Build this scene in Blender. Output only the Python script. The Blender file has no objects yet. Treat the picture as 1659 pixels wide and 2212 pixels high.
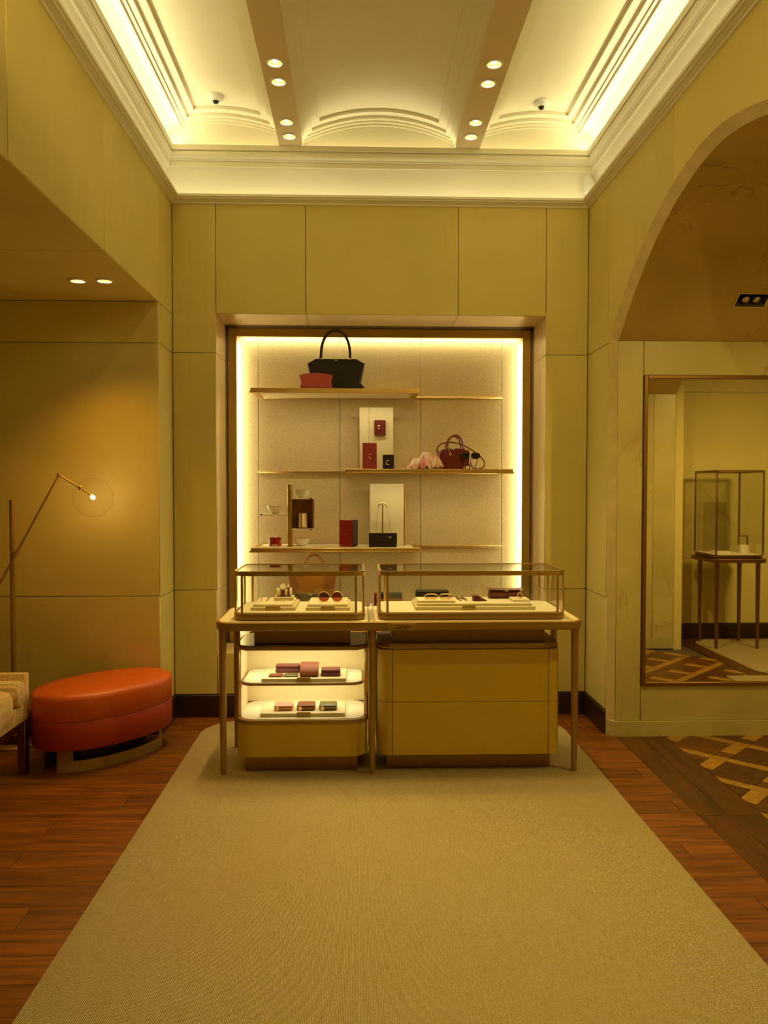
import bpy, bmesh, math, random
from math import sin, cos, pi, sqrt, radians
from mathutils import Vector, Matrix, noise

SC = bpy.context.scene
COL = SC.collection
random.seed(7)

# ------------------------------------------------------------------ camera, world, exposure
cam_d = bpy.data.cameras.new('camera'); cam = bpy.data.objects.new('camera', cam_d); COL.objects.link(cam)
YAW, PITCH, ROLL = 0.0321, 0.02886, 0.00095
fwd = Vector((sin(YAW)*cos(PITCH), cos(YAW)*cos(PITCH), -sin(PITCH)))
rt = Vector((cos(YAW), -sin(YAW), 0)); up = rt.cross(fwd)
r2 = rt*cos(ROLL)+up*sin(ROLL); u2 = up*cos(ROLL)-rt*sin(ROLL)
cam.matrix_world = Matrix(((r2.x, u2.x, -fwd.x, 0), (r2.y, u2.y, -fwd.y, 0), (r2.z, u2.z, -fwd.z, 1.6), (0, 0, 0, 1)))
cam_d.sensor_width = 36; cam_d.lens = 1720/2212*36; cam_d.clip_start = .05
SC.camera = cam
SC.cycles.transparent_max_bounces = 32
W = bpy.data.worlds.new('world'); SC.world = W; W.use_nodes = True
W.node_tree.nodes['Background'].inputs[0].default_value = (1, .7, .4, 1)
W.node_tree.nodes['Background'].inputs[1].default_value = .02
SC.view_settings.view_transform = 'Standard'; SC.view_settings.look = 'None'
SC.view_settings.gamma = 1; SC.view_settings.use_curve_mapping = False
SC.view_settings.exposure = 0.38
WARM = (1.0, .74, .25)          # warm shop lighting
COVE = (1.0, .90, .55)
DEEP = (1.0, .50, .06)          # the alcove's dimmer, redder lamps

def light(name, kind, loc, power, color=WARM, size=.1, size_y=None, target=None, spot=70, blend=.6, parent=None, rad=.03):
    d = bpy.data.lights.new(name, kind); d.energy = power; d.color = color
    if kind == 'AREA':
        d.shape = 'RECTANGLE'; d.size = size; d.size_y = size_y or size
    elif kind == 'SPOT':
        d.spot_size = radians(spot); d.spot_blend = blend; d.shadow_soft_size = rad
    else:
        d.shadow_soft_size = rad
    o = bpy.data.objects.new(name, d); COL.objects.link(o); o.location = loc
    if target is not None:
        o.rotation_euler = (Vector(target)-Vector(loc)).to_track_quat('-Z', 'Y').to_euler()
    return o

# LED strips hidden in the two cornice troughs (lower and upper)
D, XL, XR, YF = 5.587, -1.287, 1.614, -2.5
LOW, UPP = .40, 2.4           # watts per metre
def led_x(z, p, x0, x1, pw, tilt):      # along the back wall
    l = light('led', 'AREA', ((x0+x1)/2, D-p, z), pw*(x1-x0), COVE, abs(x1-x0), .02)
    l.rotation_euler = (pi-tilt, 0, 0)
def led_y(z, x, y0, y1, pw, tilt):      # along a side wall
    l = light('led', 'AREA', (x, (y0+y1)/2, z), pw*(y1-y0), COVE, .02, abs(y1-y0))
    l.rotation_euler = (0, pi+tilt, 0)
led_x(3.600, .012, XL, XR, LOW, .25)
led_y(3.600, XL+.012, -2.4, D-.05, LOW, -.25)
led_y(3.600, XR-.012, -2.4, D-.05, LOW, .25)
for a, b in ((-1.33, -.56), (-.37, .66), (.86, 1.66)):
    led_x(3.948, -.02, a, b, UPP*.29, -1.0)
led_y(3.948, XL-.02, -2.4, D, UPP*.9, 1.0)
led_y(3.948, XR+.02, -2.4, D, UPP*.9, -1.0)
# niche LED strips behind the brass frame
NICHE = 3.0
l = light('led', 'AREA', (-.928, 6.05, 1.6), NICHE*2.2, COVE, .02, 2.2); l.rotation_euler = (0, -pi/2, 0); l.rotation_euler = (pi/2, 0, -pi/2); l.data.size, l.data.size_y = .018, 2.2
l = light('led', 'AREA', (1.258, 6.05, 1.6), NICHE*2.2, COVE, .018, 2.2); l.rotation_euler = (pi/2, 0, pi/2)
l = light('led', 'AREA', (.17, 6.05, 2.750), NICHE*1.3, COVE, 2.1, .018); l.rotation_euler = (0, 0, 0)
# shelf undersides
for (x, z, w, p) in ((-.165, 2.278, 1.1, 2.0), (.5, 1.712, 1.1, 1.6), (-.16, 1.154, 1.1, 1.2)):
    light('led', 'AREA', (x, 5.69, z), p, COVE, w, .02)
# lit compartment of the left cabinet
light('led', 'AREA', (-.32, 4.62, .694), 1.5, COVE, .6, .25)
light('led', 'AREA', (-.32, 4.66, .482), 1.1, COVE, .6, .2)
# ceiling lamps of the shop behind and beside the picture, plus added wall fill
BEHIND = 48.0
for (x, y, sp_) in ((-.40, 2.5, 54), (.70, 2.5, 54), (-.46, 1.0, 80), (.76, 1.0, 80), (-.46, -.8, 100), (.76, -.8, 100)):
    light('lamp', 'SPOT', (x, y, 3.9), BEHIND, WARM, target=(x*.8+.05, y+.15, 0), spot=sp_, blend=1.0, rad=.05)
for a_, b_, p_, sp_ in (((.76, 1.0, 3.9), (1.7, 3.5, 2.9), 75, 62), ((-.46, 1.0, 3.9), (-1.29, 3.1, 3.50), 95, 26), ((.16, 1.6, 3.9), (.16, 5.58, 3.05), 38, 50)):
    light('added_wall_fill', 'SPOT', a_, p_, WARM, target=b_, spot=sp_, blend=1, rad=.04)  # unseen spots added only to brighten the upper walls
light('lamp', 'SPOT', (-2.3, 2.2, 2.75), 8, DEEP, target=(-2.2, 2.8, 0), spot=110, blend=.8)
light('lamp', 'SPOT', (2.42, 3.6, 3.05), 66, WARM, target=(2.42, 3.7, 0), spot=165, blend=.9)
light('lamp', 'SPOT', (4.3, 4.2, 3.0), 220, WARM, target=(4.1, 2.6, .6), spot=130, blend=1, rad=.35)

# ------------------------------------------------------------------ materials
def mk(name):
    m = bpy.data.materials.new(name); m.use_nodes = True
    return m, m.node_tree.nodes, m.node_tree.links, m.node_tree.nodes['Principled BSDF']

def var(N, L, b, col, amount, scale, coord='Object', sc3=(1, 1, 1), detail=4, rnd=0.0, dark=None):
    """base colour = col, mottled by noise and by the object's own random number"""
    if coord == 'World':
        g = N.new('ShaderNodeNewGeometry'); src = g.outputs['Position']
    else:
        g = N.new('ShaderNodeTexCoord'); src = g.outputs[coord]
    mp = N.new('ShaderNodeMapping'); mp.inputs['Scale'].default_value = sc3; L.new(src, mp.inputs[0])
    vec = mp.outputs[0]
    oi = N.new('ShaderNodeObjectInfo')
    if rnd:
        ad = N.new('ShaderNodeVectorMath'); ad.operation = 'ADD'
        mu = N.new('ShaderNodeMath'); mu.operation = 'MULTIPLY'; mu.inputs[1].default_value = 37.0
        L.new(oi.outputs['Random'], mu.inputs[0]); L.new(vec, ad.inputs[0]); L.new(mu.outputs[0], ad.inputs[1]); vec = ad.outputs[0]
    n = N.new('ShaderNodeTexNoise'); n.inputs['Scale'].default_value = scale; n.inputs['Detail'].default_value = detail
    L.new(vec, n.inputs['Vector'])
    r = N.new('ShaderNodeValToRGB'); L.new(n.outputs['Fac'], r.inputs[0])
    d = dark or tuple(c*(1-amount) for c in col)
    r.color_ramp.elements[0].position = .3; r.color_ramp.elements[1].position = .7
    r.color_ramp.elements[0].color = (*d, 1); r.color_ramp.elements[1].color = (*[min(1, c*(1+amount*.6)) for c in col], 1)
    out = r.outputs[0]
    if rnd:
        mx = N.new('ShaderNodeHueSaturation'); mr = N.new('ShaderNodeMapRange')
        L.new(oi.outputs['Random'], mr.inputs[0]); mr.inputs[3].default_value = 1-rnd; mr.inputs[4].default_value = 1+rnd
        L.new(mr.outputs[0], mx.inputs['Value']); L.new(out, mx.inputs['Color']); out = mx.outputs[0]
    L.new(out, b.inputs['Base Color'])
    return n, vec, out

def bump(N, L, b, vec, scale, strength, kind='noise', dist=.002):
    if kind == 'noise':
        t = N.new('ShaderNodeTexNoise'); t.inputs['Scale'].default_value = scale; t.inputs['Detail'].default_value = 3; o = t.outputs['Fac']
    else:
        t = N.new('ShaderNodeTexWave'); t.bands_direction = kind; t.inputs['Scale'].default_value = scale; o = t.outputs['Fac']
        t.inputs['Distortion'].default_value = .6
    L.new(vec, t.inputs['Vector'])
    bp = N.new('ShaderNodeBump'); bp.inputs['Strength'].default_value = strength; bp.inputs['Distance'].default_value = dist
    L.new(o, bp.inputs['Height']); L.new(bp.outputs[0], b.inputs['Normal'])

def plain(name, col, rough=.5, metal=0.0, amount=.06, scale=8, bs=0, bst=.2, rnd=0, spec=.5, coat=0, sheen=0):
    m, N, L, b = mk(name)
    n, vec, o = var(N, L, b, col, amount, scale, rnd=rnd)
    b.inputs['Roughness'].default_value = rough; b.inputs['Metallic'].default_value = metal
    b.inputs['Specular IOR Level'].default_value = spec; b.inputs['Coat Weight'].default_value = coat
    b.inputs['Sheen Weight'].default_value = sheen
    if bs: bump(N, L, b, vec, bs, bst)
    return m

def emit(name, col, s):
    m, N, L, b = mk(name)
    b.inputs['Base Color'].default_value = (*col, 1); b.inputs['Emission Color'].default_value = (*col, 1); b.inputs['Emission Strength'].default_value = s
    return m

def wood(name, col, dark, axis, rough=.35, rnd=.35):
    m, N, L, b = mk(name)
    s = {'x': (1.2, 14, 14), 'y': (14, 1.2, 14), 'd': (8, 8, 8)}[axis]
    n, vec, o = var(N, L, b, col, .3, 2.2, 'World', s, 8, rnd, dark)
    n.inputs['Distortion'].default_value = .7
    b.inputs['Roughness'].default_value = rough
    bump(N, L, b, vec, 9, .12)
    return m

def marble(name, col, vein, rough=.3, tint=None):
    m, N, L, b = mk(name)
    n, vec, o = var(N, L, b, col, .16, 1.8, 'World', (1, 1, 1), 6, .05)
    w = N.new('ShaderNodeTexNoise'); w.inputs['Scale'].default_value = 1.1; w.inputs['Detail'].default_value = 7; w.inputs['Distortion'].default_value = 1.4
    mp = N.new('ShaderNodeMapping'); mp.inputs['Rotation'].default_value = (.5, .7, .4); mp.inputs['Scale'].default_value = (2.4, 2.4, .9)
    L.new(vec, mp.inputs[0]); L.new(mp.outputs[0], w.inputs['Vector'])
    r = N.new('ShaderNodeValToRGB'); L.new(w.outputs['Fac'], r.inputs[0])
    e = r.color_ramp.elements; e[0].position = .485; e[0].color = (0, 0, 0, 1); e[1].position = .50; e[1].color = (1, 1, 1, 1)
    e2 = e.new(.515); e2.color = (0, 0, 0, 1)
    ms = N.new('ShaderNodeTexNoise'); ms.inputs['Scale'].default_value = 1.7; L.new(vec, ms.inputs['Vector'])
    mr = N.new('ShaderNodeMapRange'); mr.inputs[1].default_value = .48; mr.inputs[2].default_value = .68; mr.inputs[4].default_value = .75; L.new(ms.outputs['Fac'], mr.inputs[0])
    mu = N.new('ShaderNodeMath'); mu.operation = 'MULTIPLY'; L.new(r.outputs[0], mu.inputs[0]); L.new(mr.outputs[0], mu.inputs[1])
    mx = N.new('ShaderNodeMix'); mx.data_type = 'RGBA'; L.new(mu.outputs[0], mx.inputs[0]); L.new(o, mx.inputs[6]); mx.inputs[7].default_value = (*vein, 1)
    L.new(mx.outputs[2], b.inputs['Base Color']); b.inputs['Roughness'].default_value = rough
    return m

def weave(name, col, s, amount=.25, st=.5, sparkle=0.0, rough=.85, ribs=None):
    m, N, L, b = mk(name)
    n, vec, o = var(N, L, b, col, amount, s*.9, 'World', (1, 1, 1), 2)
    b.inputs['Roughness'].default_value = rough; b.inputs['Specular IOR Level'].default_value = .2
    if ribs:
        bump(N, L, b, vec, ribs, st, 'X', .004)
    else:
        bump(N, L, b, vec, s, st)
    return m

def glass(name, tint=(1, 1, 1), ior=1.45):
    m, N, L, b = mk(name)
    N.remove(b); out = N['Material Output']
    t = N.new('ShaderNodeBsdfTransparent'); t.inputs[0].default_value = (*tint, 1)
    g = N.new('ShaderNodeBsdfGlossy'); g.inputs['Roughness'].default_value = .01
    f = N.new('ShaderNodeFresnel'); ge = N.new('ShaderNodeNewGeometry')
    mr = N.new('ShaderNodeMapRange'); mr.inputs[3].default_value = ior; mr.inputs[4].default_value = 1/ior     # same reflection from inside
    L.new(ge.outputs['Backfacing'], mr.inputs[0]); L.new(mr.outputs[0], f.inputs[0])
    x = N.new('ShaderNodeMixShader'); L.new(f.outputs[0], x.inputs[0]); L.new(t.outputs[0], x.inputs[1]); L.new(g.outputs[0], x.inputs[2])
    L.new(x.outputs[0], out.inputs[0])
    return m

M = {}
M['leather_wall'] = plain('leather_wall', (.70, .585, .185), .62, amount=.07, scale=1.6, bs=220, bst=.12, rnd=.03, spec=.25)
M['gap'] = plain('gap', (.10, .07, .03), .9)
M['plaster'] = plain('plaster', (.85, .80, .62), .6, amount=.02, scale=3, spec=.3)
M['beam'] = plain('beam', (.80, .67, .42), .6, amount=.02, scale=3, spec=.3)
M['rug'] = weave('rug', (.56, .43, .185), 160, .18, .9, ribs=62)
M['plank'] = wood('plank', (.22, .066, .004), (.085, .022, .001), 'x', .38, .2)
M['plank_y'] = wood('plank_y', (.10, .030, .002), (.04, .012, .001), 'y', .38, .22)
M['parquet_dark'] = wood('parquet_dark', (.12, .037, .002), (.05, .015, .001), 'd', .38, .3)
M['parquet_light'] = wood('parquet_light', (.36, .19, .02), (.27, .12, .01), 'd', .38, .1)
M['base_dark'] = plain('base_dark', (.035, .014, .006), .35)
M['marble'] = marble('marble', (.55, .46, .15), (.30, .14, .035))
M['marble_vault'] = marble('marble_vault', (.56, .39, .10), (.14, .055, .012))
M['marble_reveal'] = plain('marble_reveal', (.60, .45, .20), .35, amount=.08, scale=5, rnd=.04)
M['marble_trim'] = plain('marble_trim', (.74, .60, .25), .35, amount=.12, scale=9)
M['brass'] = plain('brass', (.62, .41, .13), .34, 1.0, .08, 30)
M['brass_dark'] = plain('brass_dark', (.30, .165, .045), .38, 1.0, .1, 30)
M['bronze_paint'] = plain('bronze_paint', (.36, .21, .05), .45, .45, .06, 20)
M['linen'] = weave('linen', (.64, .51, .26), 260, .22, .5)
M['cream'] = plain('cream', (.78, .66, .38), .55, amount=.03, scale=10, bs=300, bst=.08)
M['cream_leather'] = plain('cream_leather', (.60, .41, .035), .5, amount=.05, scale=5, bs=260, bst=.1, spec=.35)
M['pad'] = plain('pad', (.86, .78, .56), .7, amount=.02, scale=12)
M['tray'] = plain('tray', (.74, .62, .34), .6, amount=.03, scale=12)
M['tray_tab'] = plain('tray_tab', (.50, .36, .10), .4, .5)
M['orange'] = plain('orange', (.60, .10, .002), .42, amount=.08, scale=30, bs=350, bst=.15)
M['orange_shaded'] = plain('orange_shaded', (.36, .030, .003), .5, amount=.08, scale=30, bs=350, bst=.15)  # darker copy of the ottoman's orange, side shade put into the colour
M['black_leather'] = plain('black_leather', (.022, .014, .006), .5, spec=.25, bs=300, bst=.2)
M['red_leather'] = plain('red_leather', (.26, .022, .010), .42, bs=300, bst=.15)
M['coral_leather'] = plain('coral_leather', (.50, .055, .03), .38, bs=300, bst=.12)
M['burgundy'] = plain('burgundy', (.14, .015, .010), .35, bs=300, bst=.12)
M['oxblood'] = plain('oxblood', (.17, .013, .008), .28, coat=.4)
M['red_lacquer'] = plain('red_lacquer', (.30, .008, .006), .12, coat=.8)
M['dark_lacquer'] = plain('dark_lacquer', (.03, .010, .006), .45, spec=.25)
M['tan_leather'] = plain('tan_leather', (.40, .15, .005), .6, spec=.2, bs=260, bst=.12)
M['tan_dark'] = plain('tan_dark', (.30, .10, .008), .45, bs=260, bst=.12)
M['olive'] = plain('olive', (.09, .068, .02), .6, bs=260, bst=.12)
M['green_leather'] = plain('green_leather', (.12, .10, .02), .35, bs=260, bst=.12)
M['pink_leather'] = plain('pink_leather', (.66, .27, .17), .4, bs=260, bst=.1)
M['rust_leather'] = plain('rust_leather', (.20, .05, .008), .45, spec=.25, bs=200, bst=.2)
M['gold'] = plain('gold', (.85, .60, .25), .22, 1.0, .03)
M['silver'] = plain('silver', (.80, .76, .66), .2, 1.0, .03)
M['ceramic'] = plain('ceramic', (.86, .82, .70), .25)
M['white_plastic'] = plain('white_plastic', (.82, .80, .74), .4)
M['dark_glass'] = plain('dark_glass', (.02, .016, .014), .08)
m_, N_, L_, b_ = mk('pink_silk'); var(N_, L_, b_, (.86, .74, .58), .0, 16, dark=(.72, .17, .10)); b_.inputs['Roughness'].default_value = .5; M['pink_silk'] = m_
M['chair_fabric'] = weave('chair_fabric', (.86, .64, .30), 120, .25, .6)
N_, L_ = M['chair_fabric'].node_tree.nodes, M['chair_fabric'].node_tree.links            # woven stripes
b_ = N_['Principled BSDF']; src_ = b_.inputs['Base Color'].links[0].from_socket
g_ = N_.new('ShaderNodeNewGeometry'); w_ = N_.new('ShaderNodeTexWave'); w_.bands_direction = 'Y'; w_.inputs['Scale'].default_value = 14; w_.inputs['Distortion'].default_value = .4
L_.new(g_.outputs['Position'], w_.inputs['Vector'])
h_ = N_.new('ShaderNodeHueSaturation'); m1_ = N_.new('ShaderNodeMapRange'); m1_.inputs[3].default_value = .72; m1_.inputs[4].default_value = 1.08
L_.new(w_.outputs['Fac'], m1_.inputs[0]); L_.new(m1_.outputs[0], h_.inputs['Value']); L_.new(src_, h_.inputs['Color']); L_.new(h_.outputs[0], b_.inputs['Base Color'])
M['ink'] = plain('ink', (.06, .03, .015), .5)
M['mirror'] = plain('mirror', (.80, .76, .66), .02, 1.0, 0)
M['glass'] = glass('glass', (.97, .97, .95))
M['globe_glass'] = glass('globe_glass', (.985, .985, .975), 1.22)
M['acrylic'] = glass('acrylic', (.86, .84, .8))
M['amber_lens'] = glass('amber_lens', (.62, .30, .26))
M['smoke_lens'] = glass('smoke_lens', (.78, .7, .6))
M['bulb'] = emit('bulb', (1.0, .90, .70), 24)
M['brass_flat'] = plain('brass_flat', (.40, .25, .04), .45, .25, .05, 12)
M['bulb_small'] = emit('bulb_small', (1.0, .80, .5), 60)

# ------------------------------------------------------------------ mesh building
class MB:
    def __init__(s): s.v = []; s.f = []
    def add(s, vs, fs):
        o = len(s.v); s.v += [tuple(p) for p in vs]; s.f += [tuple(i+o for i in f) for f in fs]; return s
    def box(s, x0, x1, y0, y1, z0, z1, b=0):
        if b <= 0:
            vs = [(x, y, z) for z in (z0, z1) for y in (y0, y1) for x in (x0, x1)]
            return s.add(vs, [(0, 2, 3, 1), (4, 5, 7, 6), (0, 1, 5, 4), (2, 6, 7, 3), (0, 4, 6, 2), (1, 3, 7, 5)])
        return s.rr(x0, x1, y0, y1, b, [(b, z0), (0, z0+b), (0, z1-b), (b, z1)], 1)
    def rrloop(s, x0, x1, y0, y1, r, z, seg=6):
        r = max(1e-5, min(r, (x1-x0)/2-1e-5, (y1-y0)/2-1e-5)); pts = []
        for cx, cy, a0 in ((x1-r, y1-r, 0), (x0+r, y1-r, pi/2), (x0+r, y0+r, pi), (x1-r, y0+r, 1.5*pi)):
            for i in range(seg+1):
                a = a0+pi/2*i/seg; pts.append((cx+r*cos(a), cy+r*sin(a), z))
        return pts
    def rr(s, x0, x1, y0, y1, r, levels, seg=6):
        loops = [s.rrloop(x0+i, x1-i, y0+i, y1-i, max(r-i, 1e-4), z, seg) for i, z in levels]
        return s.loft(loops)
    def loft(s, loops, cap0=True, cap1=True, closed=True, ring=False):
        n = len(loops[0]); o = 0; vs = [p for l in loops for p in l]; fs = []
        m = len(loops)
        for k in range(m if ring else m-1):
            k2 = (k+1) % m
            for i in range(n if closed else n-1):
                j = (i+1) % n; fs.append((k*n+i, k*n+j, k2*n+j, k2*n+i))
        if cap0 and not ring: fs.append(tuple(range(n-1, -1, -1)))
        if cap1 and not ring: fs.append(tuple((m-1)*n+i for i in range(n)))
        return s.add(vs, fs)
    def rr_ring(s, x0, x1, y0, y1, r, w, z0, z1, seg=6):
        o0 = s.rrloop(x0, x1, y0, y1, r, z0, seg); i0 = s.rrloop(x0+w, x1-w, y0+w, y1-w, max(r-w, .002), z0, seg)
        o1 = [(x, y, z1) for x, y, z in o0]; i1 = [(x, y, z1) for x, y, z in i0]
        return s.loft([o0, o1, i1, i0], ring=True)
    def lathe(s, prof, c=(0, 0, 0), seg=20, sx=1, sy=1, ring=False):
        loops = [[(c[0]+r*cos(2*pi*i/seg)*sx, c[1]+r*sin(2*pi*i/seg)*sy, c[2]+z) for i in range(seg)] for r, z in prof]
        return s.loft(loops, ring=ring)
    def tube(s, pts, r, seg=8, closed=False):
        P = [Vector(p) for p in pts]; n = len(P); rs = r if isinstance(r, (list, tuple)) else [r]*n
        loops = []; nrm = None
        for i in range(n):
            t = (P[(i+1) % n]-P[i-1]) if closed else (P[min(i+1, n-1)]-P[max(i-1, 0)])
            t.normalize()
            if nrm is None:
                a = Vector((0, 0, 1)) if abs(t.z) < .9 else Vector((1, 0, 0)); nrm = t.cross(a).normalized()
            else:
                nrm = (nrm - t*nrm.dot(t)).normalized()
            bi = t.cross(nrm)
            loops.append([tuple(P[i]+(nrm*cos(2*pi*k/seg)+bi*sin(2*pi*k/seg))*rs[i]) for k in range(seg)])
        return s.loft(loops, ring=closed)
    def prism(s, poly, axis, a0, a1):
        f = {'x': lambda p, a: (a, p[0], p[1]), 'y': lambda p, a: (p[0], a, p[1]), 'z': lambda p, a: (p[0], p[1], a)}[axis]
        return s.loft([[f(p, a0) for p in poly], [f(p, a1) for p in poly]])
    def sphere(s, c, r, seg=16, rings=10, sz=1):
        prof = [(max(1e-4, r*sin(pi*i/rings)), -r*cos(pi*i/rings)*sz) for i in range(rings+1)]
        return s.lathe(prof, c, seg)
    def xf(s, mtx, start=0):
        for i in range(start, len(s.v)): s.v[i] = tuple(mtx @ Vector(s.v[i]))
        return s

WL = {}
def obj(name, mb, mat, parent=None, smooth=True, kind=None, label=None, loc=None):
    """one mesh object; builder coordinates are the world's, made local to the parent (or to loc)"""
    me = bpy.data.meshes.new(name)
    org = WL.get(parent.name, Vector()) if parent else Vector(loc or (0, 0, 0))
    me.from_pydata([tuple(Vector(p)-org) for p in mb.v], [], mb.f)
    bm = bmesh.new(); bm.from_mesh(me); bmesh.ops.recalc_face_normals(bm, faces=bm.faces); bm.to_mesh(me); bm.free()
    if smooth:
        me.shade_smooth(); me.set_sharp_from_angle(angle=radians(38))
    me.materials.append(M[mat] if isinstance(mat, str) else mat)
    o = bpy.data.objects.new(name, me); COL.objects.link(o)
    if parent: o.parent = parent
    else: o.location = org
    WL[o.name] = org
    if kind: o['kind'] = kind
    if label: o['label'] = label
    return o
def tag(o, label, cat, group=None, kind=None):
    o['label'] = label; o['category'] = cat
    if group: o['group'] = group
    if kind: o['kind'] = kind
    return o
def thing(name, label, cat, loc, group=None, kind=None):
    o = bpy.data.objects.new(name, None); COL.objects.link(o); o.location = loc; o.empty_display_size = .1
    WL[o.name] = Vector(loc); return tag(o, label, cat, group, kind)
def copy_tree(src, loc, label=None, rotz=None):
    c = src.copy(); COL.objects.link(c); c.location = loc
    if rotz is not None: c.rotation_euler.z = rotz
    if label: c['label'] = label
    for ch in src.children:
        d = ch.copy(); COL.objects.link(d); d.parent = c
        for g in ch.children:
            e = g.copy(); COL.objects.link(e); e.parent = d
    return c
def struct(name, mb, mat, label, cat, smooth=False):
    o = obj(name, mb, mat, None, smooth); return tag(o, label, cat, kind='structure')
B = MB

# ------------------------------------------------------------------ floor
fl = struct('floor', B().box(-3.6, 6.1, YF, 6.6, -.12, -.016), 'gap', 'dark walnut plank floor with an inlaid parquet passage on its right', 'floor')
unit = obj('floor_plank', B().box(0, 1, 0, 1, 0, 1), 'plank', fl, False)
unit_me = unit.data
first = True
y = .48
while y < D-.01:
    y1 = min(y+.16, D)
    x = -3.6 - random.random()*1.2
    while x < 1.668:
        x1 = x+.95+random.random()*.95
        a, b = max(x, -3.59), min(x1, 1.668)
        if b-a > .02 and not (y1 > 5.19 and b < XL-.02):
            o = unit if first else unit.copy()
            if not first: COL.objects.link(o)
            first = False
            o.location = (a+.0012, y+.001, -.016); o.scale = (b-a-.0024, y1-y-.002, .016)
        x = x1
    y += .16
# border boards running the other way, and the marquetry beyond them
for (xa, xb) in ((1.668, 1.820), (1.820, 1.985)):
    for (ya, yb) in ((.5, 1.9), (1.9, 3.81), (3.81, 5.09)):
        obj('border_board', B().box(xa+.001, xb-.001, ya+.001, yb-.001, -.016, 0), 'plank_y', fl, False)
def clip(poly, ax, val, keep_greater):
    out = []
    for i in range(len(poly)):
        p, q = poly[i], poly[(i+1) % len(poly)]
        ip = (p[ax] >= val) == keep_greater; iq = (q[ax] >= val) == keep_greater
        if ip: out.append(p)
        if ip != iq:
            t = (val-p[ax])/(q[ax]-p[ax]); out.append(tuple(p[k]+t*(q[k]-p[k]) for k in (0, 1)))
    return out
def area(p): return abs(sum(p[i][0]*p[(i+1) % len(p)][1]-p[(i+1) % len(p)][0]*p[i][1] for i in range(len(p)))/2)
def piece(s0, s1, d0, d1, light_wood):
    g = .002
    poly = [((s+d)/2, (s-d)/2) for s, d in ((s0+g, d0+g), (s1-g, d0+g), (s1-g, d1-g), (s0+g, d1-g))]
    for ax, v, k in ((0, 1.987, True), (0, 3.35, False), (1, 2.02, True), (1, 5.075, False)):
        poly = clip(poly, ax, v, k) if len(poly) > 2 else poly
    if len(poly) > 2 and area(poly) > .0006:
        obj('parquet_block', B().prism(poly, 'z', -.016, 0), 'parquet_light' if light_wood else 'parquet_dark', fl, False)
for k in range(-5, 5):
    s = 6.28+.5*k
    for n in range(-5, 6):
        d = -1.98-.5*n
        piece(s-.05, s+.05, d-.435, d+.065, True)               # long pale strip
        piece(s-.32, s-.05, d-.065, d+.065, True)               # pale stub below it
        piece(s-.45, s-.32, d-.065, d+.065, False)
        piece(s-.45, s-.05, d-.435, d-.065, False)
obj('floor_plank', B().box(3.36, 6.0, 1.72, 6.48, -.016, 0), 'plank_y', fl, False)

# ------------------------------------------------------------------ walls: leather panels on backing walls
def panels(parent, rects, axis, face, mat='leather_wall', t=.02, g=.0017, sgn=1, name='wall_panel'):
    """rects (a0,a1,z0,z1) in the wall's own plane; face = plane position, sgn = direction the panel grows away from the room"""
    for a0, a1, z0, z1 in rects:
        f0, f1 = sorted((face, face+sgn*t))
        if axis == 'y': mb = B().box(a0+g, a1-g, f0, f1, z0+g, z1-g, .003)
        else: mb = B().box(f0, f1, a0+g, a1-g, z0+g, z1-g, .003)
        obj(name, mb, mat, parent)
NXL, NXR, NZ0, NZ1 = -.987, 1.316, .45, 2.813
CZ = 3.575
wb = B()
for x0, x1, z0, z1 in ((XL-.2, NXL-.02, -.1, 4.3), (NXR+.02, XR+.2, -.1, 4.3), (NXL-.02, NXR+.02, NZ1+.02, CZ), (NXL-.02, NXR+.02, -.1, NZ0-.02)):
    wb.box(x0, x1, D+.018, D+.36, z0, min(z1, CZ))
wall_back = struct('wall_back', wb, 'gap', 'beige leather panelled back wall around the lit display niche', 'wall')
rects = []
for a0, a1 in ((XL, NXL), (NXR, XR)):
    rects += [(a0, a1, .157, .892), (a0, a1, .892, 2.543), (a0, a1, 2.543, CZ)]
for a0, a1 in ((NXL, -.367), (-.367, .697), (.697, NXR)):
    rects += [(a0, a1, NZ1, CZ)]
rects += [(NXL, -.367, .157, NZ0), (-.367, .697, .157, NZ0), (.697, NXR, .157, NZ0)]
panels(wall_back, rects, 'y', D)
# stone reveal of the niche
for z0, z1 in ((NZ0, .892), (.892, 2.543), (2.543, NZ1)):
    obj('reveal_slab', B().box(NXL-.02, NXL, D+.003, D+.375, z0+.001, z1-.001, .002), 'marble_reveal', wall_back)
    obj('reveal_slab', B().box(NXR, NXR+.02, D+.003, D+.375, z0+.001, z1-.001, .002), 'marble_reveal', wall_back)
for x0, x1 in ((NXL-.02, -.367), (-.367, .697), (.697, NXR+.02)):
    obj('reveal_slab', B().box(x0+.001, x1-.001, D+.003, D+.375, NZ1, NZ1+.02, .002), 'marble_reveal', wall_back)
    obj('reveal_slab', B().box(x0+.001, x1-.001, D+.003, D+.375, NZ0-.02, NZ0, .002), 'marble_reveal', wall_back)

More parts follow.
